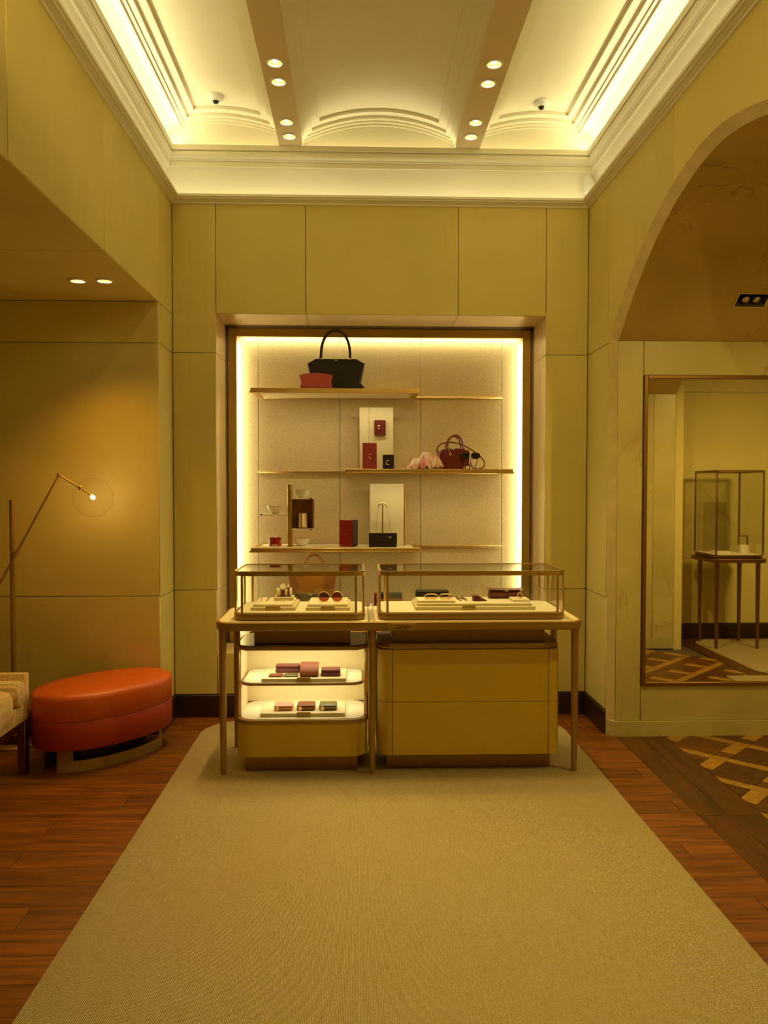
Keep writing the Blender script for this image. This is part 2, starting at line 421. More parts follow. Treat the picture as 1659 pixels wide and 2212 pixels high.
# niche: brass frame, linen panels, rails
nb = B().box(NXL-.06, NXR+.06, 6.10, 6.16, NZ0-.06, NZ1+.06)
nb.box(NXL-.06, NXL-.001, 5.965, 6.1, NZ0-.06, NZ1+.06).box(NXR+.001, NXR+.06, 5.965, 6.1, NZ0-.06, NZ1+.06)
nb.box(NXL, NXR, 5.965, 6.1, NZ1+.001, NZ1+.06).box(NXL, NXR, 5.965, 6.1, NZ0-.06, NZ0-.001)
niche = struct('wall_niche', nb, 'base_dark', 'lit wall niche lined in beige woven linen inside a flat brass frame', 'wall')
for x0, x1 in ((NXL, -.757), (-.757, -.14), (-.14, .476), (.476, 1.095), (1.095, NXR)):
    obj('linen_panel', B().box(x0+.0015, x1-.0015, 6.075, 6.1, NZ0, NZ1, .002), 'linen', niche)
fy0, fy1 = 5.984, 5.998
for mb in (B().box(NXL+.02, NXL+.08, fy0, fy1, NZ0, NZ1-.02, .002), B().box(NXR-.08, NXR-.02, fy0, fy1, NZ0, NZ1-.02, .002),
           B().box(NXL+.0805, NXR-.0805, fy0, fy1, NZ1-.08, NZ1-.02, .002)):
    obj('brass_frame', mb, 'brass_flat', niche)
for z, x0, x1 in ((2.293, .43, 1.095), (1.728, -.757, -.10), (1.163, .44, 1.095)):
    obj('rail', B().box(x0, x1, 6.045, 6.075, z-.006, z+.006, .002), 'brass', niche)

# left wall above the alcove, and its short return beside the niche
wl = B().box(XL-.14, XL-.018, YF, 5.22, 2.83, CZ).box(XL-.2, XL-.018, 5.221, D+.02, -.1, CZ)
wall_left = struct('wall_left', wl, 'gap', 'beige leather panelled left wall above the low seating alcove', 'wall')
SOF = 2.806
ys = [YF, -.36, .76, 1.88, 3.003, 4.121, 5.245]
for a, b in zip(ys[:-1], ys[1:]):
    panels(wall_left, [(a, b, SOF, CZ)], 'x', XL, sgn=-1)
panels(wall_left, [(5.2, D, .157, .892), (5.2, D, .892, 2.543), (5.2, D, 2.543, SOF), (5.245, D, SOF, CZ)], 'x', XL, sgn=-1)
# alcove
wa = B().box(-3.8, XL-.201, 5.22, 5.35, -.1, SOF+.1)
wall_alcove = struct('wall_alcove', wa, 'gap', 'tan leather panelled end wall of the seating alcove behind the orange ottoman', 'wall')
for x0, x1 in ((-3.6, -2.5), (-2.5, XL-.001)):
    panels(wall_alcove, [(x0, x1, .157, .902), (x0, x1, .902, 2.539), (x0, x1, 2.539, SOF)], 'y', 5.2)
struct('wall_alcove_side', B().box(-3.8, -3.6, YF, 5.35, -.1, SOF+.1), 'leather_wall', 'tan leather side wall of the seating alcove', 'wall')
so = struct('ceiling', B().box(-3.8, XL-.2, YF, 5.22, SOF+.08, SOF+.1), 'gap', 'low tan ceiling of the seating alcove with two downlights', 'ceiling')
for y0, y1 in ((YF, .4), (.4, 1.8), (1.8, 4.12)):
    obj('soffit_panel', B().box(-3.6, XL-.002, y0+.0015, y1-.0015, SOF, SOF+.03, .003), 'leather_wall', so)
m = B().box(-3.6, XL-.002, 4.1215, 4.662, SOF, SOF+.03).box(-3.6, XL-.002, 4.734, 5.2, SOF, SOF+.03)
for x0, x1 in ((-3.6, -1.660), (-1.588, -1.504), (-1.432, XL-.002)): m.box(x0, x1, 4.662, 4.734, SOF, SOF+.03)
obj('soffit_panel', m, 'leather_wall', so, False)

# right wall with the arched passage
AC, JY, JY2, SPR = 3.66, 5.07, 2.25, 2.551
CURVE = [(1.41, 2.551), (1.352, 2.592), (1.161, 2.748), (.894, 2.925), (.70, 3.025), (.50, 3.102), (.30, 3.155), (.14, 3.182), (0, 3.19)]
def arch(n=5, e=0.0, he=0.0):
    """arch outline from the far jamb over to the near jamb, offset outward by e"""
    P = []
    full = [(AC+d, z) for d, z in CURVE]+[(AC-d, z) for d, z in reversed(CURVE[:-1])]
    for i in range(len(full)-1):                                 # Catmull-Rom
        p0 = full[max(i-1, 0)]; p1 = full[i]; p2 = full[i+1]; p3 = full[min(i+2, len(full)-1)]
        for k in range(n):
            t = k/n
            P.append(tuple(.5*((2*p1[j])+(-p0[j]+p2[j])*t+(2*p0[j]-5*p1[j]+4*p2[j]-p3[j])*t*t+(-p0[j]+3*p1[j]-3*p2[j]+p3[j])*t**3) for j in (0, 1)))
    P.append(full[-1])
    if e:
        Q = []
        for i, p in enumerate(P):
            a, b = P[max(i-1, 0)], P[min(i+1, len(P)-1)]
            t = Vector((b[0]-a[0], b[1]-a[1])).normalized(); nx, nz = t.y, -t.x
            if i in (0, len(P)-1): nx, nz = (1 if i == 0 else -1), 0
            s = 1 if nz >= 0 else -1
            if nz < 0: nx, nz = -nx, -nz
            Q.append((p[0]+nx*e, p[1]+nz*e))
        P = Q
    return P
E_ = .042
AO = arch(5, E_); AI = arch(5)
XI = 1.66
wr = B().box(XR+.018, XR+.2, JY+E_, D+.02, -.1, CZ).box(XR+.018, XR+.2, YF, JY2-E_, -.1, CZ)
wall_right = struct('wall_right', wr, 'gap', 'beige leather panelled right wall pierced by a marble lined arch', 'wall')
panels(wall_right, [(5.13, D, .157, .892), (5.13, D, .892, 2.543), (5.13, D, 2.543, CZ), (JY+E_, 5.13, .157, .892), (JY+E_, 5.13, .892, 2.543), (JY+E_, 5.13, 2.543, CZ),
                    (.6, JY2-E_, .157, CZ), (YF, .6, .157, CZ)], 'x', XR, sgn=1)
def over_arch(y0, y1):
    pts = [p for p in AO if y0+.002 < p[0] < y1-.002]
    def zat(yy):
        for a, b in zip(AO[:-1], AO[1:]):
            if b[0] <= yy <= a[0]: return a[1]+(b[1]-a[1])*(yy-a[0])/(b[0]-a[0])
        return SPR
    loops = []
    cols = [(y1-.002, zat(y1-.002))]+pts+[(y0+.002, zat(y0+.002))]
    m = B()
    for x in (XR, XR+.02): m.v += [(x, p[0], p[1]) for p in cols]+[(x, p[0], CZ) for p in cols]
    n = len(cols)
    for i in range(n-1):
        m.f += [(i, i+1, n+i+1, n+i), (2*n+i, 3*n+i, 3*n+i+1, 2*n+i+1), (i, 2*n+i, 2*n+i+1, i+1), (n+i, n+i+1, 3*n+i+1, 3*n+i)]
    m.f += [(0, n, 3*n, 2*n), (n-1, 2*n+n-1, 4*n-1, 2*n-1)]
    obj('wall_panel', m, 'leather_wall', wall_right, False)
ends = [JY+E_, 4.084, 3.02, JY2-E_]
for a, b in zip(ends[:-1], ends[1:]): over_arch(b, a)
# marble passage: vault, jambs, edge trim
XB = 3.17
vx = [XI, 2.305, 2.49, XB]
rec = (4.777, 4.856)
AV = sorted([p for p in AI if abs(p[0]-rec[0]) > .012 and abs(p[0]-rec[1]) > .012]+[(rec[0], 2.783), (rec[1], 2.723)], key=lambda p: -p[0])
vm = B(); nv = len(AV)
for x in vx: vm.v += [(x, p[0], p[1]) for p in AV]
for k in range(3):
    for i in range(nv-1):
        ym = (AV[i][0]+AV[i+1][0])/2
        if k == 1 and rec[0] < ym < rec[1]: continue
        vm.f.append((k*nv+i, k*nv+i+1, (k+1)*nv+i+1, (k+1)*nv+i))
passage = struct('wall_passage', B().box(XI+.02, XB, JY+.02, JY+.4, -.1, 2.6).box(XI+.02, XB, JY2-.4, JY2-.02, -.1, 2.6), 'gap', 'marble lined arched passage through the right wall', 'wall')
obj('marble_vault', vm, 'marble_vault', passage)
tm = B(); lo = [(XR, JY+E_, .0)]+[(XR, p[0], p[1]) for p in AO]+[(XR, JY2-E_, 0)]; li = [(XI, JY, 0)]+[(XI, p[0], p[1]) for p in AI]+[(XI, JY2, 0)]
tm.loft([lo, li], False, False, closed=False)
obj('arch_trim', tm, 'marble_trim', passage)
MX0, MX1, MZ0, MZ1 = 1.828, 3.01, .327, 2.331
for yy, s in ((JY, 1), (JY2, -1)):
    panels(passage, [(XI, MX0, .097, SPR), (MX0, MX1, .097, MZ0), (MX0, MX1, MZ1, SPR), (MX1, XB, .097, SPR)] if s > 0 else [(XI, 2.4, .097, SPR), (2.4, 2.95, .097, SPR), (2.95, XB, .097, SPR)], 'y', yy, 'marble', sgn=s, g=.001, name='marble_slab')
    a0, a1 = sorted((yy-s*.014, yy+s*.02))
    obj('plinth', B().prism([(XR-.0, yy+s*E_), (XI-.004, yy-s*.014), (XB, yy-s*.014), (XB, yy+s*E_)], 'z', 0, .097), 'marble', passage, False)
# recessed lamp box in the vault
rb = thing('recessed_spotlight', 'dark recessed box with two small spotlights in the marble vault of the arch', 'spotlight', (2.4, 4.816, 2.76))
bx = B(); a = [(2.305, rec[1], 2.723), (2.49, rec[1], 2.723), (2.49, rec[0], 2.783), (2.305, rec[0], 2.783)]
up_ = Vector((0, .05, .075))
bb = [tuple(Vector(p)+up_) for p in a]
bx.loft([a, bb], False, True)
obj('housing', bx, 'gap', rb, False)
e1 = [tuple(Vector(p)+Vector((0, -.002, -.004))) for p in a]
fr = B(); cc = Vector((2.3975, 4.8165, 2.753)); outer = [tuple(cc+(Vector(p)-cc)*1.10) for p in e1]; fr.loft([e1, outer], False, False)
obj('trim_frame', fr, 'marble_trim', rb, False)
for dx in (-.028, .034):
    p0 = Vector((2.3975+dx, 4.866, 2.806)); p1 = Vector((2.3975+dx*1.1, 4.829, 2.758))
    obj('lamp_head', B().tube([p0, p0.lerp(p1, .5), p1], [.016, .022, .025], 12), 'brass_dark', rb)
    obj('lamp_face', B().tube([p1, p1+(p1-p0).normalized()*.004], [.021, .014], 12), 'silver', rb)

# adjoining room, seen only in the mirror
struct('wall_side_room', B().box(3.171, 3.25, JY2-.4, 1.72, -.1, 3.1).box(3.171, 6.2, 1.56, 1.68, -.1, 3.1).box(6.1, 6.2, 1.68, 6.6, -.1, 3.1).box(3.171, 6.2, 6.5, 6.6, -.1, 3.1).box(3.171, 3.25, JY+.0, 6.6, -.1, 3.1).box(3.171, 3.25, 1.7, JY, 3.19, 3.3)
       .box(3.171, 3.25, JY2-.3, JY2, -.1, 3.1), 'leather_wall', 'tan wall of the adjoining room reflected in the mirror', 'wall')
sw = bpy.data.objects['wall_side_room']
panels(sw, [(3.26, 4.75, .157, .86), (3.26, 4.75, .86, 2.64), (3.26, 4.75, 2.64, 3.1), (4.75, 6.1, .157, .86), (4.75, 6.1, .86, 2.64), (4.75, 6.1, 2.64, 3.1)], 'y', 1.70, sgn=-1)
struct('ceiling_side_room', B().box(3.171, 6.2, 1.5, 6.6, 3.1, 3.2), 'plaster', 'plain ceiling of the adjoining room', 'ceiling')
struct('wall_front', B().box(-3.8, XR+.2, YF-.1, YF, -.1, 4.3), 'leather_wall', 'plain tan wall behind the viewer', 'wall')

# baseboards
struct('baseboard_back', B().box(XL, NXL+.6, D-.014, D+.02, 0, .155, .003).box(NXL+.6, XR-.014, D-.014, D+.02, 0, .155, .003), 'base_dark', 'dark brown baseboard along the foot of the back wall', 'baseboard')
struct('baseboard_right', B().box(XR-.014, XR+.02, JY+E_+.002, D-.015, 0, .155, .003).box(XR-.014, XR+.02, YF, JY2-E_-.002, 0, .155, .003), 'base_dark', 'dark brown baseboard at the foot of the right wall beside the marble', 'baseboard')
struct('baseboard_left', B().box(XL-.02, XL+.014, 5.186, D-.015, 0, .155, .003).box(-3.59, XL-.021, 5.186, 5.22, 0, .155, .003), 'base_dark', 'dark brown baseboard at the foot of the alcove wall', 'baseboard')
struct('baseboard_side_room', B().box(3.26, 6.1, 1.69, 1.715, 0, .155, .003), 'base_dark', 'dark brown baseboard of the adjoining room reflected in the mirror', 'baseboard')

# ------------------------------------------------------------------ cornice and vaulted ceiling
def cornice(name, prof, label):
    loops = []
    for p, z in prof:
        loops.append([(XL+p, YF+p, z), (XL+p, D-p, z), (XR-p, D-p, z), (XR-p, YF+p, z)])
    return struct(name, B().loft(loops, False, False), 'plaster', label, 'cornice')
cornice('trim_1', [(.0, CZ-.012), (.010, CZ-.010), (.010, CZ), (.022, CZ+.004), (.030, CZ+.012), (.042, CZ+.016), (.046, CZ+.022), (.056, CZ+.024), (.056, CZ+.040), (.046, CZ+.040), (.044, CZ+.012), (-.06, CZ+.012)],
        'lower cream cornice ledge hiding the cove lighting')
cv = [(-.068+.040*(t/10)**2.4, CZ+.012+.240*t/10) for t in range(11)]
cornice('trim_2', cv, 'plain cream cove glowing above the lower cornice ledge')
cornice('trim_3', [(-.028, CZ+.252), (-.016, CZ+.252), (-.016, CZ+.284), (-.022, CZ+.286), (-.010, CZ+.292), (-.010, CZ+.302), (-.004, CZ+.304), (.006, CZ+.312), (.011, CZ+.324), (.011, CZ+.336), (.006, CZ+.346), (.001, CZ+.350),
                   (.001, CZ+.353), (.016, CZ+.354), (.016, CZ+.388), (.006, CZ+.388), (.004, CZ+.366), (-.06, CZ+.366)],
        'upper cream cornice moulding under the vaults')
ZU = CZ+.366
cl = struct('ceiling_vaulted', B().box(XL-.3, XR+.3, YF-.1, D+.3, 4.26, 4.32), 'gap', 'cream ceiling of three shallow barrel vaults with moulded borders', 'ceiling')
RV = 1.18
def vz(x, c): return 4.150-RV+sqrt(RV*RV-(x-c)**2)
YE = D+.06
XOL, XOR = XL-.06, XR+.06
obj('end_wall', B().box(XOL-.05, XOR+.05, YE, YE+.05, ZU-.03, 4.26), 'plaster', cl, False)
BZ = 3.965
beams = ((-.545, -.387), (.672, .842))
def strip(x0, x1, y0, y1, c, dz, th, n=16):
    m = B(); low = [(x0+(x1-x0)*i/n, vz(x0+(x1-x0)*i/n, c)+dz) for i in range(n+1)]; hi = [(x, z+th) for x, z in reversed(low)]
    return m.prism(low+hi, 'y', y0, y1)
def vault(x0, x1, c, xi0, xi1):
    """panel plus stepped borders; xi0/xi1 = where the flat border starts at the sides"""
    obj('vault_panel', strip(xi0+.125, xi1-.125, YF, YE-.125, c, .052, .02), 'plaster', cl)
    for (ins, wid, dz, nm) in ((.070, .057, .030, 'border_band'), (.038, .034, .010, 'border_moulding'), (.016, .024, .0, 'border_moulding'), (0, .018, -.014, 'border_moulding')):
        a0, a1, yb = xi0+ins, xi1-ins, YE-ins
        obj(nm, strip(a0, a1, yb-wid, yb, c, dz, .05), 'plaster', cl)
        obj(nm, strip(a0, a0+wid, YF, yb-wid+.0005, c, dz, .05, 3), 'plaster', cl)
        obj(nm, strip(a1-wid, a1, YF, yb-wid+.0005, c, dz, .05, 3), 'plaster', cl)
vault(-1.347, -.545, -.97, -1.245, -.538)
vault(-.387, .672, .1435, -.392, .677)
vault(.842, 1.674, 1.268, .835, 1.57)
for xo, xi, c, s in ((XOL, -1.245, -.97, 1), (XOR, 1.57, 1.268, -1)):        # curved coves on the outer sides
    zt = vz(xi, c)-.008
    pr = [(xo+(xi-xo)*(1-cos(pi/2*i/8)), ZU-.01+(zt-ZU+.01)*sin(pi/2*i/8)) for i in range(9)]
    pr2 = [(x-s*.03, z+.03) for x, z in reversed(pr)]
    obj('side_cove', B().prism(pr+pr2, 'y', YF, YE), 'plaster', cl)
DL = ((-.463, (5.425, 5.217, 4.709, 4.503)), (.755, (5.391, 5.182, 4.689, 4.476)))
HB = .036
for (x0, x1), (xc, yl) in zip(beams, DL):
    m = B().box(x0, xc-HB, YF, D-.017, BZ, 4.14).box(xc+HB, x1, YF, D-.017, BZ, 4.14)
    cuts = sorted(yl); yy = YF
    for c in cuts:
        m.box(xc-HB, xc+HB, yy, c-HB, BZ, 4.14); yy = c+HB
        m.box(xc-HB, xc+HB, c-HB, c+HB, BZ+.09, 4.14)
    m.box(xc-HB, xc+HB, yy, D-.017, BZ, 4.14)
    obj('beam', m, 'beam', cl, False)
    obj('beam', B().box(x0, x1, D-.017, YE, CZ+.389, 4.14), 'plaster', cl)

# ------------------------------------------------------------------ lamps in the ceiling
def downlight(loc, label, power, spot=72, group='recessed downlights', tgt=None, col=WARM):
    t = thing('ceiling_downlight', label, 'downlight', loc, group)
    x, y, z = loc
    obj('ring', B().lathe([(.050, 0), (.051, -.004), (.048, -.008), (.041, -.008), (.037, -.004), (.037, .0)], loc, 28, ring=True), 'white_plastic', t)
    obj('baffle', B().lathe([(.0375, -.003), (.036, .004), (.029, .032), (.031, .034), (.038, .004), (.040, -.001)], loc, 28, ring=True), 'brass_flat', t)
    obj('reflector', B().lathe([(.030, .031), (.024, .044), (.001, .050)], loc, 20), 'brass_flat', t)
    obj('bulb', B().lathe([(.014, .032), (.016, .022), (.0145, .012), (.009, .006), (.001, .004)], loc, 16), 'bulb', t)
    l = light('downlight_lamp', 'SPOT', (0, 0, -.03), power, col, spot=spot, blend=.8, rad=.03)
    l.parent = t
    d = Vector(tgt or (x, y, 0))-Vector(loc); l.rotation_euler = d.to_track_quat('-Z', 'Y').to_euler()
    return t
POW = 40
nth = ('nearest the back wall', 'second from the back wall', 'third from the back wall', 'fourth from the back wall')
for side, xs, ysl in (('left', -.463, (5.425, 5.217, 4.709, 4.503)), ('right', .755, (5.391, 5.182, 4.689, 4.476))):
    for i, yy in enumerate(ysl):
        downlight((xs, yy, BZ), 'bright round downlight %s on the %s ceiling beam' % (nth[i], side), POW, (44, 50, 66, 72)[i], tgt=(xs*.9+.02, yy-(.95, .8, .45, .4)[i], 0))
downlight((-1.624, 4.70, SOF), 'left one of two round downlights in the low alcove ceiling', 12, 95, col=DEEP, tgt=(-1.7, 4.6, 0))
downlight((-1.468, 4.695, SOF), 'right one of two round downlights in the low alcove ceiling', 12, 95, col=DEEP, tgt=(-1.45, 4.85, 0))
def dome(loc, label):
    t = thing('security_camera', label, 'camera', loc, 'dome cameras on the vaults')
    obj('housing', B().lathe([(.050, .012), (.053, -.006), (.050, -.014), (.034, -.026), (.022, -.032)], loc, 24), 'white_plastic', t)
    obj('lens_dome', B().lathe([(.021, -.031), (.020, -.038), (.015, -.046), (.007, -.050), (.001, -.051)], loc, 20), 'dark_glass', t)
dome((-.945, 5.385, 4.199), 'small white dome camera on the left ceiling vault')
dome((1.228, 5.39, 4.199), 'small white dome camera on the right ceiling vault')
t = thing('motion_sensor', 'small white motion sensor in the right corner of the cornice cove', 'sensor', (1.60, 5.585, 3.68))
obj('bracket', B().box(1.612, 1.644, 5.58, 5.62, 3.705, 3.775, .004), 'white_plastic', t)
obj('body', B().rr(1.565, 1.612, 5.55, 5.585, .012, [(.006, 3.665), (0, 3.69), (0, 3.765), (.008, 3.78)]), 'white_plastic', t)

# ------------------------------------------------------------------ carpet
rug = obj('carpet', B().rr(-1.03, 1.367, -1.9, 5.47, .30, [(.004, 0), (0, .004), (0, .009), (.004, .012)], 10), 'rug', None, loc=(.17, 3, 0))
tag(rug, 'long beige ribbed carpet running under the display table', 'carpet')
RZ = .012
r2_ = obj('carpet', B().rr(3.49, 5.2, 1.83, 3.46, .25, [(.003, 0), (0, .004), (.003, .01)], 8), 'rug', None, loc=(4.3, 2.6, 0)); tag(r2_, 'beige rug with a rounded corner under the glass case in the mirror', 'carpet')
r3_ = obj('carpet', B().rr(3.13, 5.2, 3.47, 5.0, .03, [(.003, 0), (0, .004), (.003, .01)], 4), 'rug', None, loc=(4.1, 4.5, 0)); tag(r3_, 'beige rug edge at the bottom of the mirror picture', 'carpet')

# ------------------------------------------------------------------ mirror in the arch
t = thing('wall_mirror', 'large mirror in a thin bronze frame on the marble side of the arch', 'mirror', (2.42, JY, MZ0))
fw = .024
for mb in (B().box(MX0, MX0+fw, JY-.018, JY+.02, MZ0, MZ1, .003), B().box(MX1-fw, MX1, JY-.018, JY+.02, MZ0, MZ1, .003),
           B().box(MX0+fw, MX1-fw, JY-.018, JY+.02, MZ1-fw, MZ1, .003), B().box(MX0+fw, MX1-fw, JY-.018, JY+.02, MZ0, MZ0+fw, .003)):
    obj('frame', mb, 'brass_dark', t)
obj('mirror_glass', B().box(MX0+fw-.002, MX1-fw+.002, JY-.004, JY+.015, MZ0+fw-.002, MZ1-fw+.002), 'mirror', t, False)

# ------------------------------------------------------------------ display table
TX0, TX1, TY0, TY1, TZ = -.79, 1.257, 4.36, 4.95, .868
t = thing('display_table', 'long bronze edged display table on slim legs carrying two glass cases', 'table', (.2335, 4.655, RZ))
obj('rim', B().rr(TX0, TX1, TY0, TY1, .09, [(.006, .820), (0, .826), (0, TZ-.004), (.004, TZ), (.013, TZ)], 10), 'bronze_paint', t)
obj('table_top', B().rr(TX0+.013, TX1-.013, TY0+.013, TY1-.013, .078, [(0, TZ-.004), (.002, TZ+.001)], 10), 'cream', t)
for x, y in ((-.752, 4.42), (.076, 4.41), (1.217, 4.42), (-.745, 4.89), (.076, 4.90), (1.213, 4.89)):
    obj('leg', B().tube([(x, y, RZ), (x, y, .10), (x, y, .45), (x, y, .824)], [.0165, .017, .020, .0215], 16), 'bronze_paint', t)
for x in (.058, .088):
    obj('inlay', B().box(x-.003, x+.003, TY0+.02, TY1-.02, TZ, TZ+.003), 'brass', t, False)
pl = obj('name_plate', B().box(.162, .315, TY0-.004, TY0+.002, .8225, .8605, .0015), 'brass_flat', t)
cu = bpy.data.curves.new('lettering', 'FONT'); cu.body = 'Cartier'; cu.size = .034; cu.shear = .35; cu.extrude = .0004; cu.space_character = .86
cu.align_x = 'CENTER'; cu.align_y = 'CENTER'; cu.materials.append(M['ink'])
tmp = bpy.data.objects.new('lettering_curve', cu); COL.objects.link(tmp)
tm_ = bpy.data.meshes.new_from_object(tmp.evaluated_get(bpy.context.evaluated_depsgraph_get())); bpy.data.objects.remove(tmp)
tx = bpy.data.objects.new('lettering', tm_); COL.objects.link(tx); tx.parent = pl
tx.location = Vector((.2415, TY0-.0048, .8405))-WL[pl.name]; tx.rotation_euler = (pi/2, 0, 0)

# ------------------------------------------------------------------ glass cases on the table
def vitrine(x0, x1, y0, y1, zb, zt, label, rc=.065):
    t = thing('glass_case', label, 'display case', ((x0+x1)/2, (y0+y1)/2, zb), 'glass cases on the display table')
    obj('base', B().rr(x0, x1, y0, y1, rc, [(.006, zb), (.002, zb+.006), (0, zb+.012), (0, zb+.036), (.004, zb+.040), (.016, zb+.040)], 8), 'bronze_paint', t)
    obj('base_pad', B().rr(x0+.016, x1-.016, y0+.016, y1-.016, rc-.016, [(0, zb+.036), (.001, zb+.0425), (.004, zb+.0435)], 8), 'pad', t)
    obj('top_rim', B().rr_ring(x0+.002, x1-.002, y0+.002, y1-.002, rc, .013, zt-.026, zt, 8), 'brass', t)
    pz0, pz1 = zb+.040, zt-.026
    for sx in (0, 1):
        for sy in (0, 1):
            X = x0 if sx == 0 else x1; Y = y0 if sy == 0 else y1
            ix = 1 if sx == 0 else -1; iy = 1 if sy == 0 else -1
            a, b = sorted((X+ix*.044, X+ix*.057)); c, d = sorted((Y+iy*.005, Y+iy*.014))
            obj('post', B().box(a, b, c, d, pz0, pz1, .002), 'brass', t)
            a, b = sorted((X+ix*.005, X+ix*.014)); c, d = sorted((Y+iy*.044, Y+iy*.057))
            obj('post', B().box(a, b, c, d, pz0, pz1, .002), 'brass', t)
    g = .004
    for mb in (B().box(x0+.0575, x1-.0575, y0+.006, y0+.006+g, pz0, pz1), B().box(x0+.0575, x1-.0575, y1-.006-g, y1-.006, pz0, pz1),
               B().box(x0+.006, x0+.006+g, y0+.0575, y1-.0575, pz0, pz1), B().box(x1-.006-g, x1-.006, y0+.0575, y1-.0575, pz0, pz1)):
        obj('glass_pane', mb, 'glass', t, False)
    obj('glass_top', B().rr(x0+.0155, x1-.0155, y0+.0155, y1-.0155, rc-.015, [(0, zt-.008), (0, zt-.003)], 8), 'glass', t, False)
    return t
VB = TZ+.003
vitrine(-.695, .037, 4.405, 4.875, VB, 1.144, 'smaller left glass case with bronze rims on the display table')
vitrine(.111, 1.166, 4.405, 4.875, VB, 1.144, 'longer right glass case with bronze rims on the display table')
PZ = VB+.0435                     # pad inside the cases

def tray(x0, x1, y0, y1, z, h, label, tab=(0, 0), inset=None, cat='tray', group='trays in the glass cases'):
    """a low cream jewellery tray with a bronze pull tab on its front, optional raised block"""
    t = thing('display_tray', label, cat, ((x0+x1)/2, (y0+y1)/2, z), group)
    obj('tray_base', B().box(x0, x1, y0, y1, z, z+h, .002), 'tray', t)
    if tab[1] > tab[0]:
        obj('pull_tab', B().prism([(tab[0], z+.001), (tab[1], z+.001), (tab[1]-.003, z+h+.005), (tab[1]-.010, z+h+.008), (tab[0]+.010, z+h+.008), (tab[0]+.003, z+h+.005)], 'y', y0-.004, y0-.0005), 'tray_tab', t, False)
    if inset:
        a0, a1, b0, b1, hh = inset
        obj('raised_pad', B().box(a0, a1, b0, b1, z+h, z+h+hh, .0015), 'pad', t)
    return t
# left case
tray(-.608, -.355, 4.482, 4.82, PZ, .018, 'left cream tray holding rings and the watch stand in the left glass case', (-.525, -.437), (-.596, -.374, 4.515, 4.812, .013))
tray(-.297, -.047, 4.474, 4.81, PZ, .018, 'right cream tray under the pink sunglasses in the left glass case', (-.215, -.130), (-.285, -.062, 4.508, 4.80, .013))
T1 = PZ+.031
ws = thing('watch_stand', 'small cream block with a roll holding two watches in left glass case', 'watch stand', (-.438, 4.72, T1))
obj('block', B().box(-.495, -.383, 4.665, 4.785, T1, T1+.018, .0015), 'tray', ws)
ws_r = B(); ws_r.tube([(-.482, 4.725, T1+.044), (-.395, 4.725, T1+.044)], .025, 18)
obj('roll', ws_r, 'pad', ws)
def watch(cx, r, strap, dial, label, tilt=0):
    w = thing('wristwatch', label, 'watch', (cx, 4.725, T1+.04), 'watches on the roll')
    n = 15; pts = [(4.725-.0265*cos(a), T1+.044+.0265*sin(a)) for a in [(-70+220*i/(n-1))*pi/180 for i in range(n)]]
    m = B(); wd = r*.55
    m.loft([[(cx-wd, y, z) for y, z in pts]+[(cx-wd, 4.725+(y-4.725)*.955, T1+.044+(z-T1-.044)*.955) for y, z in reversed(pts)], [(cx+wd, y, z) for y, z in pts]+[(cx+wd, 4.725+(y-4.725)*.955, T1+.044+(z-T1-.044)*.955) for y, z in reversed(pts)]])
    obj('strap', m, strap, w)
    a = radians(72); c = Vector((cx, 4.725-.033*cos(a), T1+.044+.033*sin(a))); a = radians(30); nrm = Vector((0, -cos(a), sin(a)))
    q = Vector((0, 0, 1)).rotation_difference(nrm).to_matrix().to_4x4()
    obj('case', B().lathe([(r*.9, -.004), (r, -.001), (r*.96, .003), (r*.8, .0035)], (0, 0, 0), 20).xf(Matrix.Translation(c) @ q), 'gold', w)
    obj('dial', B().lathe([(r*.82, .003), (r*.8, .0045), (.0005, .0048)], (0, 0, 0), 20).xf(Matrix.Translation(c) @ q), dial, w)
watch(-.447, .0215, 'rust_leather', 'ceramic', 'larger watch with round white dial and brown strap on the cream roll')
watch(-.413, .0105, 'rust_leather', 'gold', 'narrow gold bracelet watch beside the larger watch on the cream roll')
def stick(p, q, r, mat, label, name='pen', cat='pen', group='pens'):
    t = thing(name, label, cat, p, group)
    P, Q = Vector(p), Vector(q)
    obj('barrel', B().tube([P, P.lerp(Q, .05), P.lerp(Q, .62), P.lerp(Q, .66)], [r*.5, r, r, r*.8], 10), mat, t)
    obj('tip', B().tube([P.lerp(Q, .66), P.lerp(Q, .72), P.lerp(Q, .95), Q], [r*.95, r*.95, r*.6, r*.2], 10), 'gold', t)
    return t
stick((-.578, 4.79, T1+.0045), (-.566, 4.64, T1+.0045), .0045, 'gold', 'slim golden pen lying at the left end of the left cream tray', group='pens in the left case')
stick((-.533, 4.79, T1+.0045), (-.536, 4.64, T1+.0045), .0048, 'silver', 'slim silver pen lying left of the watch stand', group='pens in the left case')
t = thing('cufflinks', 'small square metal cufflinks lying in front of the watch stand', 'cufflinks', (-.43, 4.65, T1))
for dx in (-.011, .011):
    obj('cufflink', B().box(-.43+dx-.008, -.43+dx+.008, 4.636, 4.652, T1, T1+.012, .002), 'silver', t)

